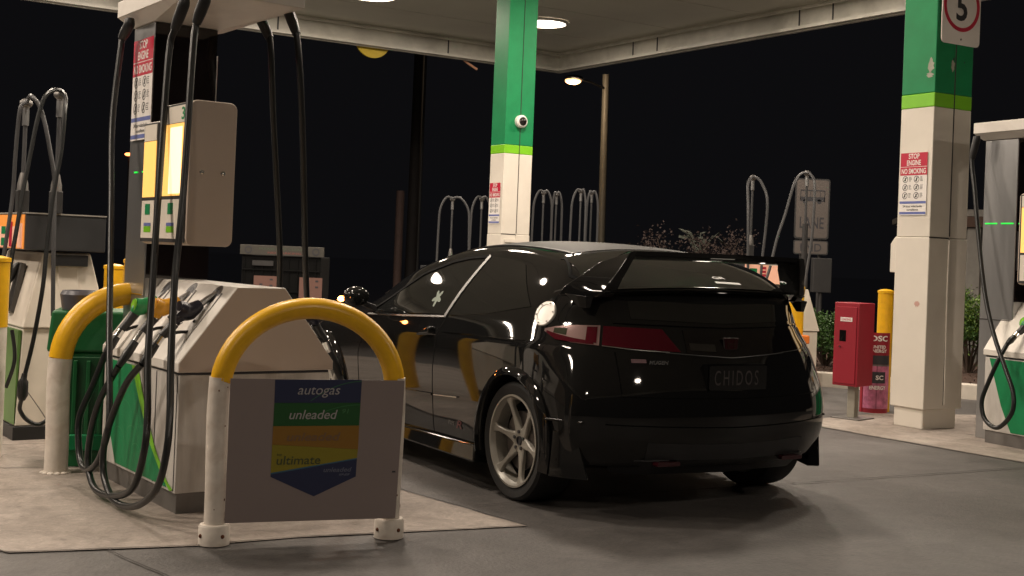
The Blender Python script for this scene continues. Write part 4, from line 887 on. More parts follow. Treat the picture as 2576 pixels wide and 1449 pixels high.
for k in range(9):
    a = rnd.uniform(0, 6.28); L_ = rnd.uniform(.25, .5)
    P = [Vector((0, 0, 1.35)), Vector((L_ * .5 * math.cos(a), L_ * .5 * math.sin(a), 1.6 + rnd.uniform(0, .15))), Vector((L_ * math.cos(a), L_ * math.sin(a), 1.62 + rnd.uniform(-.05, .2)))]
    b.tube(P, [.008, .006, .003], 5, True, 4)
    for j in range(12):
        c = P[1].lerp(P[2], j / 11) if j > 5 else P[0].lerp(P[1], j / 6); d = Vector((-math.sin(a), math.cos(a), -.3)) * .07
        for sgn in (1, -1): b.face([c, c + d * sgn + Vector((0, 0, .0)), c + d * sgn * .9 + Vector((.02, 0, .0)), c + Vector((.015, 0, .01))])
b.build('fronds', mat('frond', (.05, .055, .04), .6), t, smooth=0); MB().cyl((0, 0, 0), (0, 0, 1.4), .03).build('stem', M['bark'], t)
#CAR
# ------------------------------------------------------------------ the car
KO, KH = (0.798, 7.10, 0), 30.0
car = thing('parked_car', 'glossy black three-door hatchback with tall rear wing parked facing away in the forecourt', 'car', KO, KH)
def cc(x, y, z): return Vector((-y, x, z))
N_ = [  # stations front to back, rows r0..r9 as (x,y,z)
 [(3.05,.66,.19),(3.16,.77,.25),(3.20,.80,.38),(3.20,.79,.52),(3.14,.76,.64),(3.10,.70,.69),(3.10,.62,.715),(3.15,.50,.73),(3.20,.28,.74),(3.25,0,.745)],
 [(2.95,.70,.17),(2.95,.85,.21),(2.95,.875,.40),(2.95,.88,.58),(2.95,.855,.71),(2.95,.79,.78),(2.95,.68,.81),(2.95,.52,.835),(2.95,.28,.85),(2.95,0,.855)],
 [(2.62,.72,.17),(2.62,.86,.20),(2.62,.885,.40),(2.62,.89,.60),(2.62,.865,.75),(2.62,.805,.83),(2.62,.70,.87),(2.62,.52,.90),(2.65,.28,.92),(2.66,0,.925)],
 [(2.25,.72,.15),(2.25,.855,.18),(2.25,.875,.40),(2.25,.885,.60),(2.25,.87,.77),(2.25,.825,.855),(2.27,.745,.90),(2.33,.58,.945),(2.42,.3,.965),(2.46,0,.97)],
 [(1.95,.72,.14),(1.95,.85,.17),(1.95,.87,.40),(1.95,.88,.60),(1.95,.868,.77),(1.95,.835,.862),(1.93,.78,.95),(1.88,.68,1.10),(1.95,.36,1.17),(1.98,0,1.19)],
 [(1.55,.72,.14),(1.55,.85,.17),(1.55,.868,.40),(1.55,.88,.60),(1.55,.868,.775),(1.55,.84,.875),(1.55,.765,1.03),(1.50,.645,1.225),(1.48,.36,1.295),(1.48,0,1.315)],
 [(1.15,.72,.14),(1.15,.85,.17),(1.15,.868,.40),(1.15,.88,.60),(1.15,.868,.785),(1.15,.838,.895),(1.15,.745,1.09),(1.12,.615,1.30),(1.10,.36,1.362),(1.10,0,1.375)],
 [(.75,.72,.14),(.75,.85,.17),(.75,.868,.40),(.75,.882,.60),(.75,.872,.80),(.75,.836,.915),(.75,.735,1.12),(.74,.600,1.325),(.74,.36,1.375),(.74,0,1.388)],
 [(.38,.72,.15),(.38,.865,.18),(.38,.885,.42),(.38,.892,.62),(.38,.878,.81),(.38,.835,.93),(.38,.73,1.13),(.36,.590,1.312),(.36,.36,1.362),(.36,0,1.375)],
 [(.0,.72,.17),(.0,.875,.20),(.0,.895,.43),(.0,.90,.63),(.0,.882,.825),(.0,.832,.945),(.0,.738,1.14),(.02,.610,1.283),(.02,.37,1.335),(.02,0,1.348)],
 [(-.24,.70,.20),(-.25,.875,.23),(-.26,.89,.42),(-.26,.893,.62),(-.24,.862,.83),(-.22,.795,.95),(-.21,.735,1.10),(-.20,.655,1.222),(-.22,.37,1.268),(-.23,0,1.28)],
 [(-.44,.64,.23),(-.46,.81,.26),(-.50,.85,.40),(-.51,.845,.58),(-.47,.750,.82),(-.43,.685,.935),(-.41,.645,1.05),(-.44,.59,1.12),(-.52,.36,1.138),(-.54,0,1.142)],
]
REAR = {7: [(-.56,.52,.235),(-.62,.60,.265),(-.665,.62,.41),(-.675,.60,.58),(-.60,.555,.815),(-.555,.53,.94)],
        8: [(-.62,.28,.235),(-.71,.32,.265),(-.755,.33,.41),(-.76,.32,.58),(-.68,.30,.815),(-.63,.29,.94)],
        9: [(-.64,0,.235),(-.735,0,.265),(-.78,0,.41),(-.785,0,.58),(-.70,0,.815),(-.65,0,.94)]}
FRONT = {7: [(3.25,.45,.19),(3.36,.5,.25),(3.38,.5,.38),(3.36,.5,.52),(3.30,.48,.64),(3.22,.5,.70)],
         8: [(3.30,.25,.19),(3.44,.28,.25),(3.46,.28,.38),(3.43,.28,.52),(3.36,.28,.64),(3.28,.28,.71)],
         9: [(3.32,0,.19),(3.47,0,.25),(3.49,0,.38),(3.46,0,.52),(3.38,0,.64),(3.30,0,.715)]}
NS = len(N_) - 1
bmc = bmesh.new(); VC = {}
def V(sgn, kind, *k):
    if kind == 'S': i, r = k; p = N_[i][r]
    elif kind == 'B':   # bottom patch column c (7,8,9) at station i
        i, c = k
        if c == 6: return V(sgn, 'S', i, 0)
        p0 = N_[i][0]; p = (p0[0], {7: .45, 8: .25, 9: 0}[c], p0[2] + .005)
        if i == 0: return V(sgn, 'F', c, 0)
        if i == NS: return V(sgn, 'R', c, 0)
    elif kind == 'R':
        c, r = k
        if c == 6: return V(sgn, 'S', NS, r)
        if r == 6: return V(sgn, 'S', NS, c)
        p = REAR[c][r]
    elif kind == 'F':
        c, r = k
        if c == 6: return V(sgn, 'S', 0, r)
        if r == 6: return V(sgn, 'S', 0, c)
        p = FRONT[c][r]
    if abs(p[1]) < 1e-6: sgn = 1
    key = (round(p[0], 4), round(p[1] * sgn, 4), round(p[2], 4))
    if key not in VC: VC[key] = bmc.verts.new(cc(p[0], p[1] * sgn, p[2]))
    return VC[key]
def Q(*v):
    if len(set(v)) < 3: return
    v = list(dict.fromkeys(v))
    try: bmc.faces.new(v)
    except ValueError: pass
for sg_ in (1, -1):
    for i in range(NS):
        for r in range(9): Q(V(sg_, 'S', i, r), V(sg_, 'S', i + 1, r), V(sg_, 'S', i + 1, r + 1), V(sg_, 'S', i, r + 1))
        for c in (6, 7, 8): Q(V(sg_, 'B', i, c), V(sg_, 'B', i + 1, c), V(sg_, 'B', i + 1, c + 1), V(sg_, 'B', i, c + 1))
    for c in (6, 7, 8):
        for r in range(6):
            Q(V(sg_, 'R', c, r), V(sg_, 'R', c + 1, r), V(sg_, 'R', c + 1, r + 1), V(sg_, 'R', c, r + 1))
            Q(V(sg_, 'F', c, r), V(sg_, 'F', c + 1, r), V(sg_, 'F', c + 1, r + 1), V(sg_, 'F', c, r + 1))
bmesh.ops.recalc_face_normals(bmc, faces=bmc.faces)
cl_ = bmc.edges.layers.float.new('crease_edge')
for e in bmc.edges:
    k = []
    for v in e.verts: k.append((round(v.co.y, 4), round(abs(v.co.x), 4), round(v.co.z, 4)))
    def inrow(r): 
        rows = {tuple(round(q, 4) for q in N_[i][r]) for i in range(NS + 1)}
        if r < 6: rows |= {tuple(round(q, 4) for q in REAR[c][r]) for c in (7, 8, 9)}
        return all(x in rows for x in k)
    if inrow(1): e[cl_] = .6
    elif inrow(4): e[cl_] = .75
    elif inrow(5): e[cl_] = .35
    elif inrow(7): e[cl_] = .45
    elif inrow(0): e[cl_] = .7
    elif all(x in {tuple(round(q, 4) for q in N_[NS][r]) for r in (6, 7, 8, 9)} for x in k): e[cl_] = .8
    elif all(x in {tuple(round(q, 4) for q in N_[NS][r]) for r in range(1, 7)} for x in k): e[cl_] = .4
mc = bpy.data.meshes.new('cage'); bmc.to_mesh(mc); bmc.free()
tmp = bpy.data.objects.new('tmp', mc); col.objects.link(tmp)
sm_ = tmp.modifiers.new('s', 'SUBSURF'); sm_.levels = 3; sm_.render_levels = 3
bpy.context.view_layer.update()
me0 = bpy.data.meshes.new_from_object(tmp.evaluated_get(bpy.context.evaluated_depsgraph_get()))
tree = BVHTree.FromPolygons([v.co.copy() for v in me0.vertices], [tuple(p.vertices) for p in me0.polygons])
# cut the wheel wells
tmp.modifiers.clear(); tmp.data = me0
cut = MB()
for wx in (0.0, 2.635):
    for s in (1, -1): cut.lathe([(.325, .60 * s), (.335, .86 * s), (.335, 1.1 * s)], 'x', c=(0, wx, .318), n=56)
cut = cut.build('cutter', M['gap'], smooth=0)
bo_ = tmp.modifiers.new('b', 'BOOLEAN'); bo_.operation = 'DIFFERENCE'; bo_.object = cut; bo_.solver = 'EXACT'
bpy.context.view_layer.update()
me1 = bpy.data.meshes.new_from_object(tmp.evaluated_get(bpy.context.evaluated_depsgraph_get()))
bpy.data.objects.remove(tmp); bpy.data.objects.remove(cut)
me1.name = 'body'; me1.materials.clear(); me1.materials.append(M['paint']); me1.materials.append(M['gap'])
for p in me1.polygons:
    c = p.center; inside = any((math.hypot(c.y - wx, c.z - .318) < .3345) for wx in (0, 2.635)) and abs(c.x) > .59 and abs(c.x) < .93
    p.material_index = 1 if inside else 0
me1.shade_smooth(); me1.set_sharp_from_angle(angle=R(38))
body = bpy.data.objects.new('body', me1); col.objects.link(body); body.parent = car

def hit(p, d, back=1.2):
    d = d.normalized(); h_ = tree.ray_cast(p - d * back, d, 4)
    if h_[0] is None: 
        h_ = tree.find_nearest(p)
    n = h_[1]
    if n.dot(d) > 0: n = -n
    return h_[0], n
def overlay(name, m, grid, dirf, off=.003, par=None, skirt=.008):
    b = MB(); F, B_ = [], []
    for row in grid:
        fr, br = [], []
        for p in row:
            q, n = hit(p, dirf(p)); fr.append(b.b.verts.new(q + n * off)); br.append(b.b.verts.new(q - n * skirt))
        F.append(fr); B_.append(br)
    R_, C_ = len(grid), len(grid[0])
    for i in range(R_ - 1):
        for j in range(C_ - 1): b.b.faces.new((F[i][j], F[i][j + 1], F[i + 1][j + 1], F[i + 1][j]))
    for i in range(R_ - 1):
        b.b.faces.new((F[i][0], F[i + 1][0], B_[i + 1][0], B_[i][0])); b.b.faces.new((F[i][-1], B_[i][-1], B_[i + 1][-1], F[i + 1][-1]))
    for j in range(C_ - 1):
        b.b.faces.new((F[0][j], B_[0][j], B_[0][j + 1], F[0][j + 1])); b.b.faces.new((F[-1][j], F[-1][j + 1], B_[-1][j + 1], B_[-1][j]))
    return b.build(name, m, par or body, smooth=45)
def resample(P, n):
    P = [Vector(p) for p in P]; L = [0]
    for i in range(1, len(P)): L.append(L[-1] + (P[i] - P[i - 1]).length)
    out = []
    for k in range(n):
        t = L[-1] * k / (n - 1); i = max(j for j in range(len(L)) if L[j] <= t + 1e-9); i = min(i, len(P) - 2)
        f = (t - L[i]) / max(1e-9, L[i + 1] - L[i]); out.append(P[i].lerp(P[i + 1], min(1, f)))
    return out
def patch(lower, upper, nx=24, nz=8):
    A, B_ = resample(lower, nx), resample(upper, nx)
    return [[a.lerp(c, k / (nz - 1)) for a, c in zip(A, B_)] for k in range(nz)]
def side(name, m, lo, hi, s=1, off=.003, nx=24, nz=8, par=None, skirt=.008):
    g = patch([(-.86 * s, x, z) for x, z in lo], [(-.86 * s, x, z) for x, z in hi], nx, nz)
    return overlay(name, m, g, lambda p: Vector((s, 0, 0)), off, par, skirt)
def strip_side(name, m, pts, w_, s=1, off=.002, par=None):
    P = resample([(0, x, z) for x, z in pts], 30); lo, hi = [], []
    for i, p in enumerate(P):
        t = (P[min(i + 1, 29)] - P[max(i - 1, 0)]).normalized(); n = Vector((0, -t.z, t.y)) * w_ / 2
        lo.append(Vector((-.86 * s, p.y - n.y, p.z - n.z))); hi.append(Vector((-.86 * s, p.y + n.y, p.z + n.z)))
    return overlay(name, m, [lo, hi], lambda p: Vector((s, 0, 0)), off, par, .006)
for s in (1, -1):
    dg = side('door_window', M['glass'], [(1.90, .885), (1.5, .893), (.915, .922)], [(1.90, .895), (1.72, 1.005), (1.45, 1.125), (1.15, 1.205), (.96, 1.235), (.76, 1.245)], s, .004)
    strip_side('window_trim', M['satin'], [(2.02, .858), (1.5, .878), (.90, .907)], .010, s, .006, dg)
    strip_side('frame_trim', M['gap'], [(2.0, .885), (1.80, .975), (1.47, 1.145), (1.15, 1.228), (.95, 1.257), (.74, 1.268)], .016, s, .006, dg)
    strip_side('pillar_strip', M['satin_dk'], [(.895, .905), (.84, 1.05), (.735, 1.272)], .030, s, .008)
    side('quarter_window', M['glass'], [(.865, .915), (.4, .955), (.0, 1.015)], [(.715, 1.268), (.55, 1.262), (.40, 1.250), (.30, 1.232)], s, .004)
    side('quarterlight', M['glass'], [(2.10, .872), (1.95, .882)], [(2.08, .88), (1.96, .945)], s, .004, 6, 5)
    strip_side('door_gap', M['gap'], [(.885, .89), (.93, .82), (.955, .60), (.95, .30), (.935, .20)], .007, s, .0012)
    strip_side('door_gap', M['gap'], [(2.0, .85), (2.06, .6), (2.03, .28), (1.98, .20)], .007, s, .0012)
    strip_side('door_gap', M['gap'], [(1.98, .20), (1.4, .195), (.935, .20)], .007, s, .0012)
    strip_side('side_moulding', M['paint'], [(2.2, .40), (1.5, .425), (.955, .447)], .012, s, .010)
    strip_side('side_moulding', M['satin'], [(.925, .449), (.62, .468)], .007, s, .010)
    # triangular door handle
    h_ = MB(); hx, hn = hit(Vector((-.86 * s, 1.07, .80)), Vector((s, 0, 0)))
    k = -s
    h_.hexa([(hx.x, 1.20, .775), (hx.x, .96, .80), (hx.x, .97, .845), (hx.x, 1.02, .850)], [(hx.x + k * .030, 1.17, .785), (hx.x + k * .040, .98, .805), (hx.x + k * .040, .98, .835), (hx.x + k * .030, 1.03, .835)])
    h_.build('door_handle', M['paint'], body, .008)
    # skirt
    b = MB(); b.hexa([(-.80 * s, 2.28, .125), (-.80 * s, .36, .135), (-.905 * s, .36, .14), (-.885 * s, 2.28, .13)], [(-.80 * s, 2.28, .20), (-.80 * s, .36, .235), (-.890 * s, .38, .235), (-.872 * s, 2.28, .20)])
    b.build('side_skirt', M['paint'], body, .012)
    # wheel arch flares
    for wx in (0.0, 2.635):
        b = MB(); rings = []
        for i in range(33):
            a = R(-18 + 216 * i / 32); ca, sa = math.cos(a), math.sin(a)
            ring = []
            for rad, yy in ((.333, .84), (.334, .905), (.340, .914), (.362, .908), (.388, .885), (.37, .84)):
                ring.append(Vector((-yy * s, wx + rad * ca, max(.318 + rad * sa, .17))))
            rings.append(ring)
        b.rings(rings).build('arch_flare', M['paint'], body, smooth=50)
    # door mirror
    b = MB(); b.ball((-.965 * s, 1.93, .975), .085, (1.05, .85, .78), 20); mr = b.build('door_mirror', M['paint'], body, smooth=80)
    b = MB(); b.hexa([(-.83 * s, 1.97, .88), (-.83 * s, 1.89, .88), (-.92 * s, 1.90, .915), (-.92 * s, 1.95, .915)], [(-.83 * s, 1.97, .92), (-.83 * s, 1.89, .92), (-.92 * s, 1.90, .95), (-.92 * s, 1.95, .95)]); b.build('mirror_stalk', M['black'], mr, .006)
    MB().ball((-.965 * s, 1.868, .975), .065, (1.05, .16, .75)).build('mirror_glass', M['glass'], mr)
    if s == 1:
        MB().ball((-1.045, 1.985, .955), .022, (1, 1, .8)).build('indicator', M['amber'], mr)
        ld = bpy.data.lights.new('indicator_glow', 'POINT'); ld.energy = 1.2; ld.color = (1, .30, .07); ld.shadow_soft_size = .02
        lo = bpy.data.objects.new('indicator_glow', ld); col.objects.link(lo); lo.parent = mr; lo.location = (-1.085, 1.99, .955)
    # headlights
    rad_ = lambda p: (Vector((0, 2.2, p.z)) - p)
    g = [[Vector((-(.80 - .28 * k / 10) * s, 3.02 + .28 * k / 10, .60 + .03 * (k / 10) + .09 * j / 4 * (1 - .4 * k / 10))) for k in range(11)] for j in range(5)]
    overlay('headlight', M['lens_clear'], g, rad_, .004)
    # tail lamp clusters
    cen = lambda p: (Vector((0, .35, p.z)) - p)
    def wrap(name, m, pts, nz=6, off=.004, par=None, nx=20, slant=0):
        g = patch([(-y * s, x, zl) for x, y, zl, zh in pts], [(-y * s, x, zh) for x, y, zl, zh in pts], nx, nz)
        if slant:
            for r_i, row in enumerate(g):
                f = r_i / (len(g) - 1) - .5
                for c_i in range(len(row)):
                    w_ = c_i / (len(row) - 1); row[c_i] = row[c_i] + Vector((-slant * s * f * w_, 0, 0))
        return overlay(name, m, g, cen, off, par)
    if s == 1:
        tl = wrap('tail_light', M['lens_clear'], [(-.22, .86, .900, .912), (-.30, .85, .868, .928), (-.40, .80, .855, .940), (-.50, .690, .848, .946)])
        wrap('red_insert', M['lens_red'], [(-.24, .86, .893, .903), (-.31, .845, .863, .890), (-.40, .79, .856, .876), (-.48, .71, .852, .866)], 3, .0065, tl)
        wrap('red_insert', M['lens_red'], [(-.45, .74, .868, .935), (-.49, .70, .858, .938)], 4, .0065, tl, 6)
        wrap('green_tint_insert', mat('amber_bulb_reflector', (.035, .04, .022), .1, .3), [(-.29, .85, .895, .918), (-.37, .82, .888, .922)], 3, .0065, tl, 6)
        tr = wrap('tail_light', M['lens_red'], [(-.508, .678, .850, .944), (-.58, .53, .838, .942), (-.635, .345, .828, .938)], slant=.10)
        wrap('lens_edge', M['satin'], [(-.508, .678, .845, .849), (-.58, .53, .832, .8355), (-.635, .36, .824, .8275)], 2, .006, tr)
    else:
        tl = wrap('tail_light', M['lens_smoke'], [(-.22, .86, .900, .912), (-.30, .85, .868, .928), (-.40, .80, .855, .940), (-.50, .690, .848, .946)])
        wrap('tail_light', M['lens_smoke'], [(-.508, .678, .850, .944), (-.58, .53, .838, .942), (-.635, .36, .828, .938)])
        wrap('lens_edge', M['decal_grey'], [(-.508, .678, .845, .848), (-.58, .53, .832, .8345), (-.635, .36, .824, .8265)], 2, .006, tl)
rearg = lambda pts, nz=6, nx=24: patch([(-y, -.9, zl) for y, zl, zh in pts], [(-y, -.9, zh) for y, zl, zh in pts], nx, nz)
rdir = lambda p: Vector((0, 1, 0))
gl = overlay('lamp_bar', M['lens_smoke'], rearg([(.27, .822, .937), (0, .803, .935), (-.345, .826, .937)]), rdir, .004)
overlay('lamp_bar_edge', M['decal_grey'], rearg([(.385, .822, .8255), (0, .799, .8025), (-.385, .822, .8255)], 2), rdir, .006, gl)
overlay('reversing_lamp', mat('grey_lens', (.035, .032, .028), .1, .3), rearg([(.25, .836, .872), (.10, .830, .866)], 4, 8), rdir, .0065, gl)
# lower rear glass and tailgate gaps
overlay('lower_rear_window', M['glass'], rearg([(.52, .985, 1.075), (0, .97, 1.085), (-.52, .985, 1.075)]), rdir, .003)
for y in (.625, -.625):
    g = [[Vector((-y - .003, -.9, z)) for z in (.62, .70, .80, .82)], [Vector((-y + .003, -.9, z)) for z in (.62, .70, .80, .82)]]
    overlay('tailgate_gap', M['gap'], g, rdir, .001)
overlay('tailgate_gap', M['gap'], rearg([(.63, .605, .611), (0, .600, .606), (-.63, .605, .611)], 2), rdir, .001)
overlay('bumper_crease', M['gap'], rearg([(.70, .468, .474), (0, .455, .461), (-.70, .468, .474)], 2), rdir, .001)
for s in (1, -1):
    strip_side('shoulder_crease', M['paint'], [(.86, .822), (.45, .832), (.02, .842), (-.18, .850)], .006, s, .0045)
overlay('tailgate_ledge', M['paint'], rearg([(.60, .960, .968), (0, .948, .957), (-.60, .960, .968)], 2), rdir, .010)
overlay('bumper_lower_panel', M['black'], rearg([(.50, .300, .385), (0, .295, .372), (-.50, .300, .385)], 4), rdir, .002)
# H badge, plate, decals
hb_, hn_ = hit(Vector((0, -.9, .868)), Vector((0, 1, 0)))
bdg = MB().prism([(-.044, .838), (.044, .838), (.052, .905), (-.052, .905)], 'xz', hb_.y - .012, hb_.y - .004).build('badge', M['satin'] if False else mat('badge_chrome', (.10, .09, .09), .2, 1.0), body, .004)
MB().prism([(-.036, .845), (.036, .845), (.043, .899), (-.043, .899)], 'xz', hb_.y - .0135, hb_.y - .0125).build('badge_field', M['lens_dred'], bdg)
b = MB()
for sx in (-1, 1): b.hexa([(sx * .012, hb_.y - .016, .848), (sx * .024, hb_.y - .016, .848), (sx * .033, hb_.y - .016, .896), (sx * .020, hb_.y - .016, .896)], [(sx * .012, hb_.y - .014, .848), (sx * .024, hb_.y - .014, .848), (sx * .033, hb_.y - .014, .896), (sx * .020, hb_.y - .014, .896)])
b.box(-.016, .016, hb_.y - .016, hb_.y - .014, .866, .876); b.build('badge_letter', mat('badge_bars', (.10, .06, .05), .25, 1.0), bdg)
pb, pn = hit(Vector((0, -.9, .70)), Vector((0, 1, 0)))
py_ = min(hit(Vector((x, -.9, z)), Vector((0, 1, 0)))[0].y for x in (-.1, 0, .1) for z in (.66, .75)) + .006
plate_back = MB().box(-.19, .19, py_ - .003, py_ + .05, .640, .773).build('plate_bracket', M['gap'], car)
npl = MB().prism(rrect(-.186, .186, .645, .768, .01), 'xz', py_ - .012, py_ - .004).build('number_plate', M['plate'], car)
text('CHIDOS', M['plate_ink'], npl, (-.012, py_ - .0125, .706), (1, 0, 0), (0, 0, 1), .285, .075, name='plate_lettering', space=1.35)
def decal(s_, m, y, z, w_, h_, sh=0, par=body, bd=.01):
    q, n = hit(Vector((-y, -.9, z)), Vector((0, 1, 0))); n = n.normalized(); rt = Vector((0, 0, 1)).cross(n).normalized(); 
    return text(s_, m, par, q + n * .004, rt, n.cross(rt), w_, h_, shear=sh, bold=bd, name='decal')
decal('MUGEN', M['decal_grey'], .43, .775, .105, .020, .3, bd=.03)
q, n = hit(Vector((-.52, -.9, .782)), Vector((0, 1, 0))); overlay('decal', M['decal_red'], rearg([(.56, .772, .790), (.49, .772, .790)], 2, 4), rdir, .002)
# TYPE R script low on the rear quarter
def sdecal(s_, m, x, z, w_, h_, sh=.2, par=body):
    q, n = hit(Vector((-.9, x, z)), Vector((1, 0, 0))); rt = Vector((0, -1, 0)); 
    return text(s_, m, par, q + n * .004, rt, (rt.cross(Vector((0, 0, 1))).cross(rt)), w_, h_, shear=sh, bold=.02, name='decal')
sdecal('TYPE', M['decal_grey'], .70, .315, .075, .022); sdecal('R', M['decal_red'], .60, .315, .065, .045)
# upper rear glass
ug_dir = lambda p: Vector((0, .75, -.85))
lo_ = [(-.66, -.31, 1.12), (-.52, -.46, 1.14), (-.3, -.50, 1.155), (0, -.51, 1.157), (.3, -.50, 1.155), (.52, -.46, 1.14), (.66, -.31, 1.12)]
hi_ = [(-.60, -.04, 1.30), (-.52, -.02, 1.31), (-.3, .0, 1.33), (0, .01, 1.34), (.3, .0, 1.33), (.52, -.02, 1.31), (.60, -.04, 1.30)]
ug = overlay('upper_rear_window', M['glass'], patch(lo_, hi_, 30, 12), ug_dir, .004)
overlay('window_seal', M['gap'], patch([(p[0] * 1.0, p[1] + .0, p[2]) for p in hi_], [(p[0] * 1.02, p[1] + .022, p[2]) for p in hi_], 30, 2), ug_dir, .0035, ug)
for s in (1, -1):
    ed = resample([Vector((-.645 * s, -.33, 1.11)), Vector((-.672 * s, -.19, 1.20)), Vector((-.60 * s, -.03, 1.30))], 14); e2 = [p + Vector((.030 * s, 0, 0)) for p in ed]
    overlay('window_seal', M['gap'], [ed, [p + Vector((.012 * s, 0, 0)) for p in ed]], ug_dir, .006, ug)
def gtext(s_, x, y, w_, h_):
    q, n = hit(Vector((x, y, 1.2)), Vector((0, .75, -.85))); rt = Vector((1, 0, 0)); return text(s_, M['decal_white'], ug, q + n * .006, rt, n.cross(rt), w_, h_, bold=.03, name='decal')
gtext('GR', .13, -.40, .085, .03)
overlay('sticker', M['decal_white'], patch([(.07, -.455, 1.16), (.24, -.455, 1.16)], [(.07, -.435, 1.17), (.24, -.435, 1.17)], 6, 2), ug_dir, .006, ug)
# roof panel, drip mouldings
tdir_ = lambda p: Vector((0, 0, -1))
overlay('roof_skin', M['roof_reflect'], patch([(-.49, 1.35, 1.4), (-.50, .7, 1.4), (-.49, .06, 1.4)], [(.49, 1.35, 1.4), (.50, .7, 1.4), (.49, .06, 1.4)], 24, 24), tdir_, .002)
for s in (1, -1): overlay('roof_moulding', M['black'], patch([(-.515 * s, 1.5, 1.4), (-.515 * s, .05, 1.4)], [(-.500 * s, 1.5, 1.4), (-.500 * s, .05, 1.4)], 24, 2), tdir_, .006)
overlay('windscreen', M['glass'], patch([(-.66, 2.14, 1.0), (0, 2.36, 1.0), (.66, 2.14, 1.0)], [(-.53, 1.52, 1.2), (0, 1.40, 1.3), (.53, 1.52, 1.2)], 24, 10), lambda p: Vector((0, -.6, -.8)), .004)
# fuel filler cap
fq, fn = hit(Vector((-.9, -.145, .985)), Vector((1, 0, 0)))
u_ = fn.orthogonal().normalized(); v_ = fn.cross(u_)
fp = lambda r_, t: [fq + fn * t + (u_ * math.cos(2 * math.pi * k / 32) + v_ * math.sin(2 * math.pi * k / 32)) * r_ for k in range(32)]
fc = MB().rings([fp(.070, -.02), fp(.070, .006), fp(.066, .011), fp(.050, .011), fp(.048, .008), fp(.001, .009)]).build('fuel_cap', M['alu'], body)
b = MB()
for k in range(6):
    a = 2 * math.pi * k / 6; c = fq + fn * .012 + (u_ * math.cos(a) + v_ * math.sin(a)) * .058; b.cyl(c, c + fn * .003, .004, n=8)
b.build('cap_bolts', M['steel_dk'], fc)
# rear wing
lipb = MB(); L0, L1 = [], []
rs = []
for k in range(21):
    y = -.66 + 1.32 * k / 20; f = (y / .66) ** 2; x = -.575 + .13 * f; z = 1.150 - .025 * f
    rs.append([cc(x + .14, y, z - .01), cc(x + .05, y, z + .006), cc(x - .045, y, z + .004), cc(x - .055, y, z - .008), cc(x + .0, y, z - .03), cc(x + .12, y, z - .045)])
lipb.rings(rs).build('rear_spoiler_lip', M['paint'], body, smooth=50)
wg = MB(); rs = []
for k in range(25):
    y = -.555 + 1.11 * k / 24; f = (y / .555) ** 2; x = -.60 + .03 * f; z = 1.318 - .004 * f
    rs.append([cc(x, y, z + .012), cc(x + .04, y, z + .010), cc(x + .10, y, z - .005), cc(x + .15, y, z - .024), cc(x + .155, y, z - .033), cc(x + .10, y, z - .032), cc(x + .04, y, z - .026), cc(x + .002, y, z - .010)])
wing = wg.rings(rs).build('rear_wing', M['paint'], body, smooth=50)
for s in (1, -1):
    b = MB(); rs = []
    lay = [((-.585, .575), (-.43, .555), (-.43, .515), (-.585, .53), 1.328), ((-.565, .605), (-.36, .625), (-.36, .575), (-.565, .555), 1.26), ((-.53, .63), (-.31, .70), (-.31, .64), (-.54, .58), 1.19), ((-.50, .66), (-.27, .775), (-.27, .68), (-.52, .60), 1.13), ((-.45, .68), (-.25, .79), (-.27, .66), (-.48, .60), 1.085)]
    for a_, b__, c__, d__, z in lay: rs.append([cc(x, y * s, z + (.0 if z < 1.3 else (-.0 if i in (0, 3) else -.035))) for i, (x, y) in enumerate((a_, b__, c__, d__))])
    b.rings(rs).build('wing_support', M['paint'], wing, .010, smooth=40)
    # fin below the support foot
    b = MB(); b.hexa([cc(-.44, .74 * s, 1.09), cc(-.30, .78 * s, 1.10), cc(-.30, .72 * s, 1.10), cc(-.44, .69 * s, 1.09)], [cc(-.43, .725 * s, 1.03), cc(-.38, .74 * s, 1.03), cc(-.38, .71 * s, 1.03), cc(-.43, .70 * s, 1.03)]); b.build('wing_fin', M['paint'], wing, .005)
    # bumper corner canards and valance
    b = MB(); b.hexa([cc(-.34, .79 * s, .185), cc(-.50, .72 * s, .185), cc(-.56, .76 * s, .19), cc(-.38, .885 * s, .19)], [cc(-.36, .82 * s, .43), cc(-.48, .79 * s, .43), cc(-.50, .80 * s, .42), cc(-.39, .875 * s, .42)]); b.build('corner_spat', M['paint'], body, .008)
    b = MB(); b.hexa([cc(-.34, .84 * s, .47), cc(-.54, .72 * s, .47), cc(-.545, .80 * s, .468), cc(-.36, .905 * s, .468)], [cc(-.34, .84 * s, .484), cc(-.54, .72 * s, .484), cc(-.545, .80 * s, .480), cc(-.36, .905 * s, .480)]); b.build('bumper_ledge', M['paint'], body, .005)
MB().hexa([cc(-.50, .60, .215), cc(-.62, .46, .215), cc(-.67, 0, .215), cc(-.62, -.46, .215), cc(-.50, -.60, .215), cc(-.3, -.5, .225), cc(-.3, .5, .225)], [cc(-.54, .66, .29), cc(-.69, .50, .30), cc(-.735, 0, .30), cc(-.69, -.50, .30), cc(-.54, -.66, .29), cc(-.3, -.55, .29), cc(-.3, .55, .29)]).build('rear_valance', M['black'], body, .01)
for y in (.40, -.40): MB().prism(rrect(-y - .07, -y + .07, .272, .292, .008), 'xz', -.748 + .02, -.70 + .02).build('rear_reflector', M['lens_dred'], body)
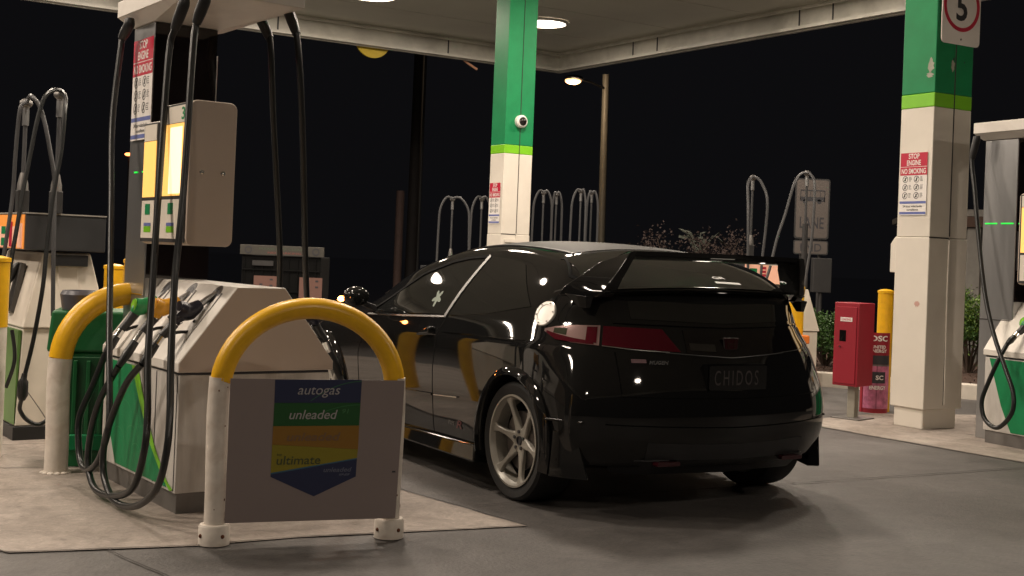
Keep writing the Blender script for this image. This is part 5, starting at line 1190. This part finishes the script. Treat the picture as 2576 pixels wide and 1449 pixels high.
# wheels
def wheel(x, y, s):
    W = MB().lathe([(.10, -.05), (.155, -.05), (.155, -.03), (.10, -.03)], 'x', c=(0, 0, 0), n=32).build('wheel', M['disc'], car)
    W.location = (-y * s, x, .311)
    if s == -1: W.rotation_euler = (0, 0, math.pi)
    o = -1  # outward is -x in wheel space
    MB().lathe([(.236, .10), (.262, .108), (.292, .112), (.307, .098), (.311, .075), (.3115, .0), (.311, -.075), (.307, -.098), (.292, -.112), (.262, -.108), (.238, -.100), (.238, .10)], 'x', n=72, cap=False).build('tyre', M['tyre'], W)
    rim = MB(); rim.lathe([(.242, -.104), (.242, -.110), (.232, -.110), (.224, -.095), (.215, -.085), (.205, .0), (.215, .08), (.236, .10), (.236, .098), (.222, .08), (.212, 0), (.222, -.08), (.236, -.100)], 'x', n=64, cap=False)
    rim = rim.build('rim', M['rim'], W)
    sp = MB()
    for k in range(6):
        a = 2 * math.pi * k / 6 + R(12)
        er, et = Vector((0, math.cos(a), math.sin(a))), Vector((0, -math.sin(a), math.cos(a)))
        rs = []
        for rad, hw, xo, th in ((.035, .036, -.066, .03), (.075, .026, -.070, .03), (.13, .0145, -.080, .026), (.18, .0145, -.090, .022), (.205, .022, -.096, .02), (.226, .036, -.099, .02)):
            c = er * rad; rs.append([c + et * hw + Vector((xo + .006, 0, 0)), c + et * hw * .7 + Vector((xo, 0, 0)), c - et * hw * .7 + Vector((xo, 0, 0)), c - et * hw + Vector((xo + .006, 0, 0)), c - et * hw + Vector((xo + th, 0, 0)), c + et * hw + Vector((xo + th, 0, 0))])
        sp.rings(rs)
    sp.lathe([(.001, -.062), (.060, -.066), (.066, -.058), (.066, -.03), (.001, -.03)], 'x', n=36); sp.build('spokes', M['rim'], rim, smooth=30)
    MB().lathe([(.024, -.064), (.024, -.070), (.020, -.070), (.020, -.05), (.001, -.05)], 'x', n=24).build('centre_bore', M['ink'], rim)
    for k in range(5):
        a = 2 * math.pi * k / 5 + .3; MB().cyl((-.0665, .046 * math.cos(a), .046 * math.sin(a)), (-.0745, .046 * math.cos(a), .046 * math.sin(a)), .009, n=10).build('wheel_nut', M['ink'], rim)
    MB().lathe([(.001, .05), (.225, .06), (.225, -.02), (.19, -.022), (.001, -.022)], 'x', n=32).build('hub_backing', M['gap'], W)
wheel(0, .765, 1); wheel(0, .765, -1); wheel(2.635, .76, 1); wheel(2.635, .76, -1)
MB().box(-.60, .60, .25, 2.9, .14, .20).build('underbody', M['gap'], car)
# star-shaped air freshener seen on the window
t_ = 0
sq, sn = hit(Vector((-.86, 1.10, 1.005)), Vector((1, 0, 0)))
b = MB(); u_ = Vector((0, -1, 0)); v_ = sn.cross(u_).normalized(); u_ = v_.cross(sn).normalized()
ring = []
for k in range(60):
    a = 2 * math.pi * k / 60; r_ = .043 + .017 * math.cos(5 * a + math.pi); ring.append(sq + sn * .0052 + (u_ * math.sin(a) + v_ * math.cos(a)) * r_)
b.face(ring); b.build('flower_sticker', mat('sticker_green_grey', (.14, .18, .14), .5), body, smooth=0)
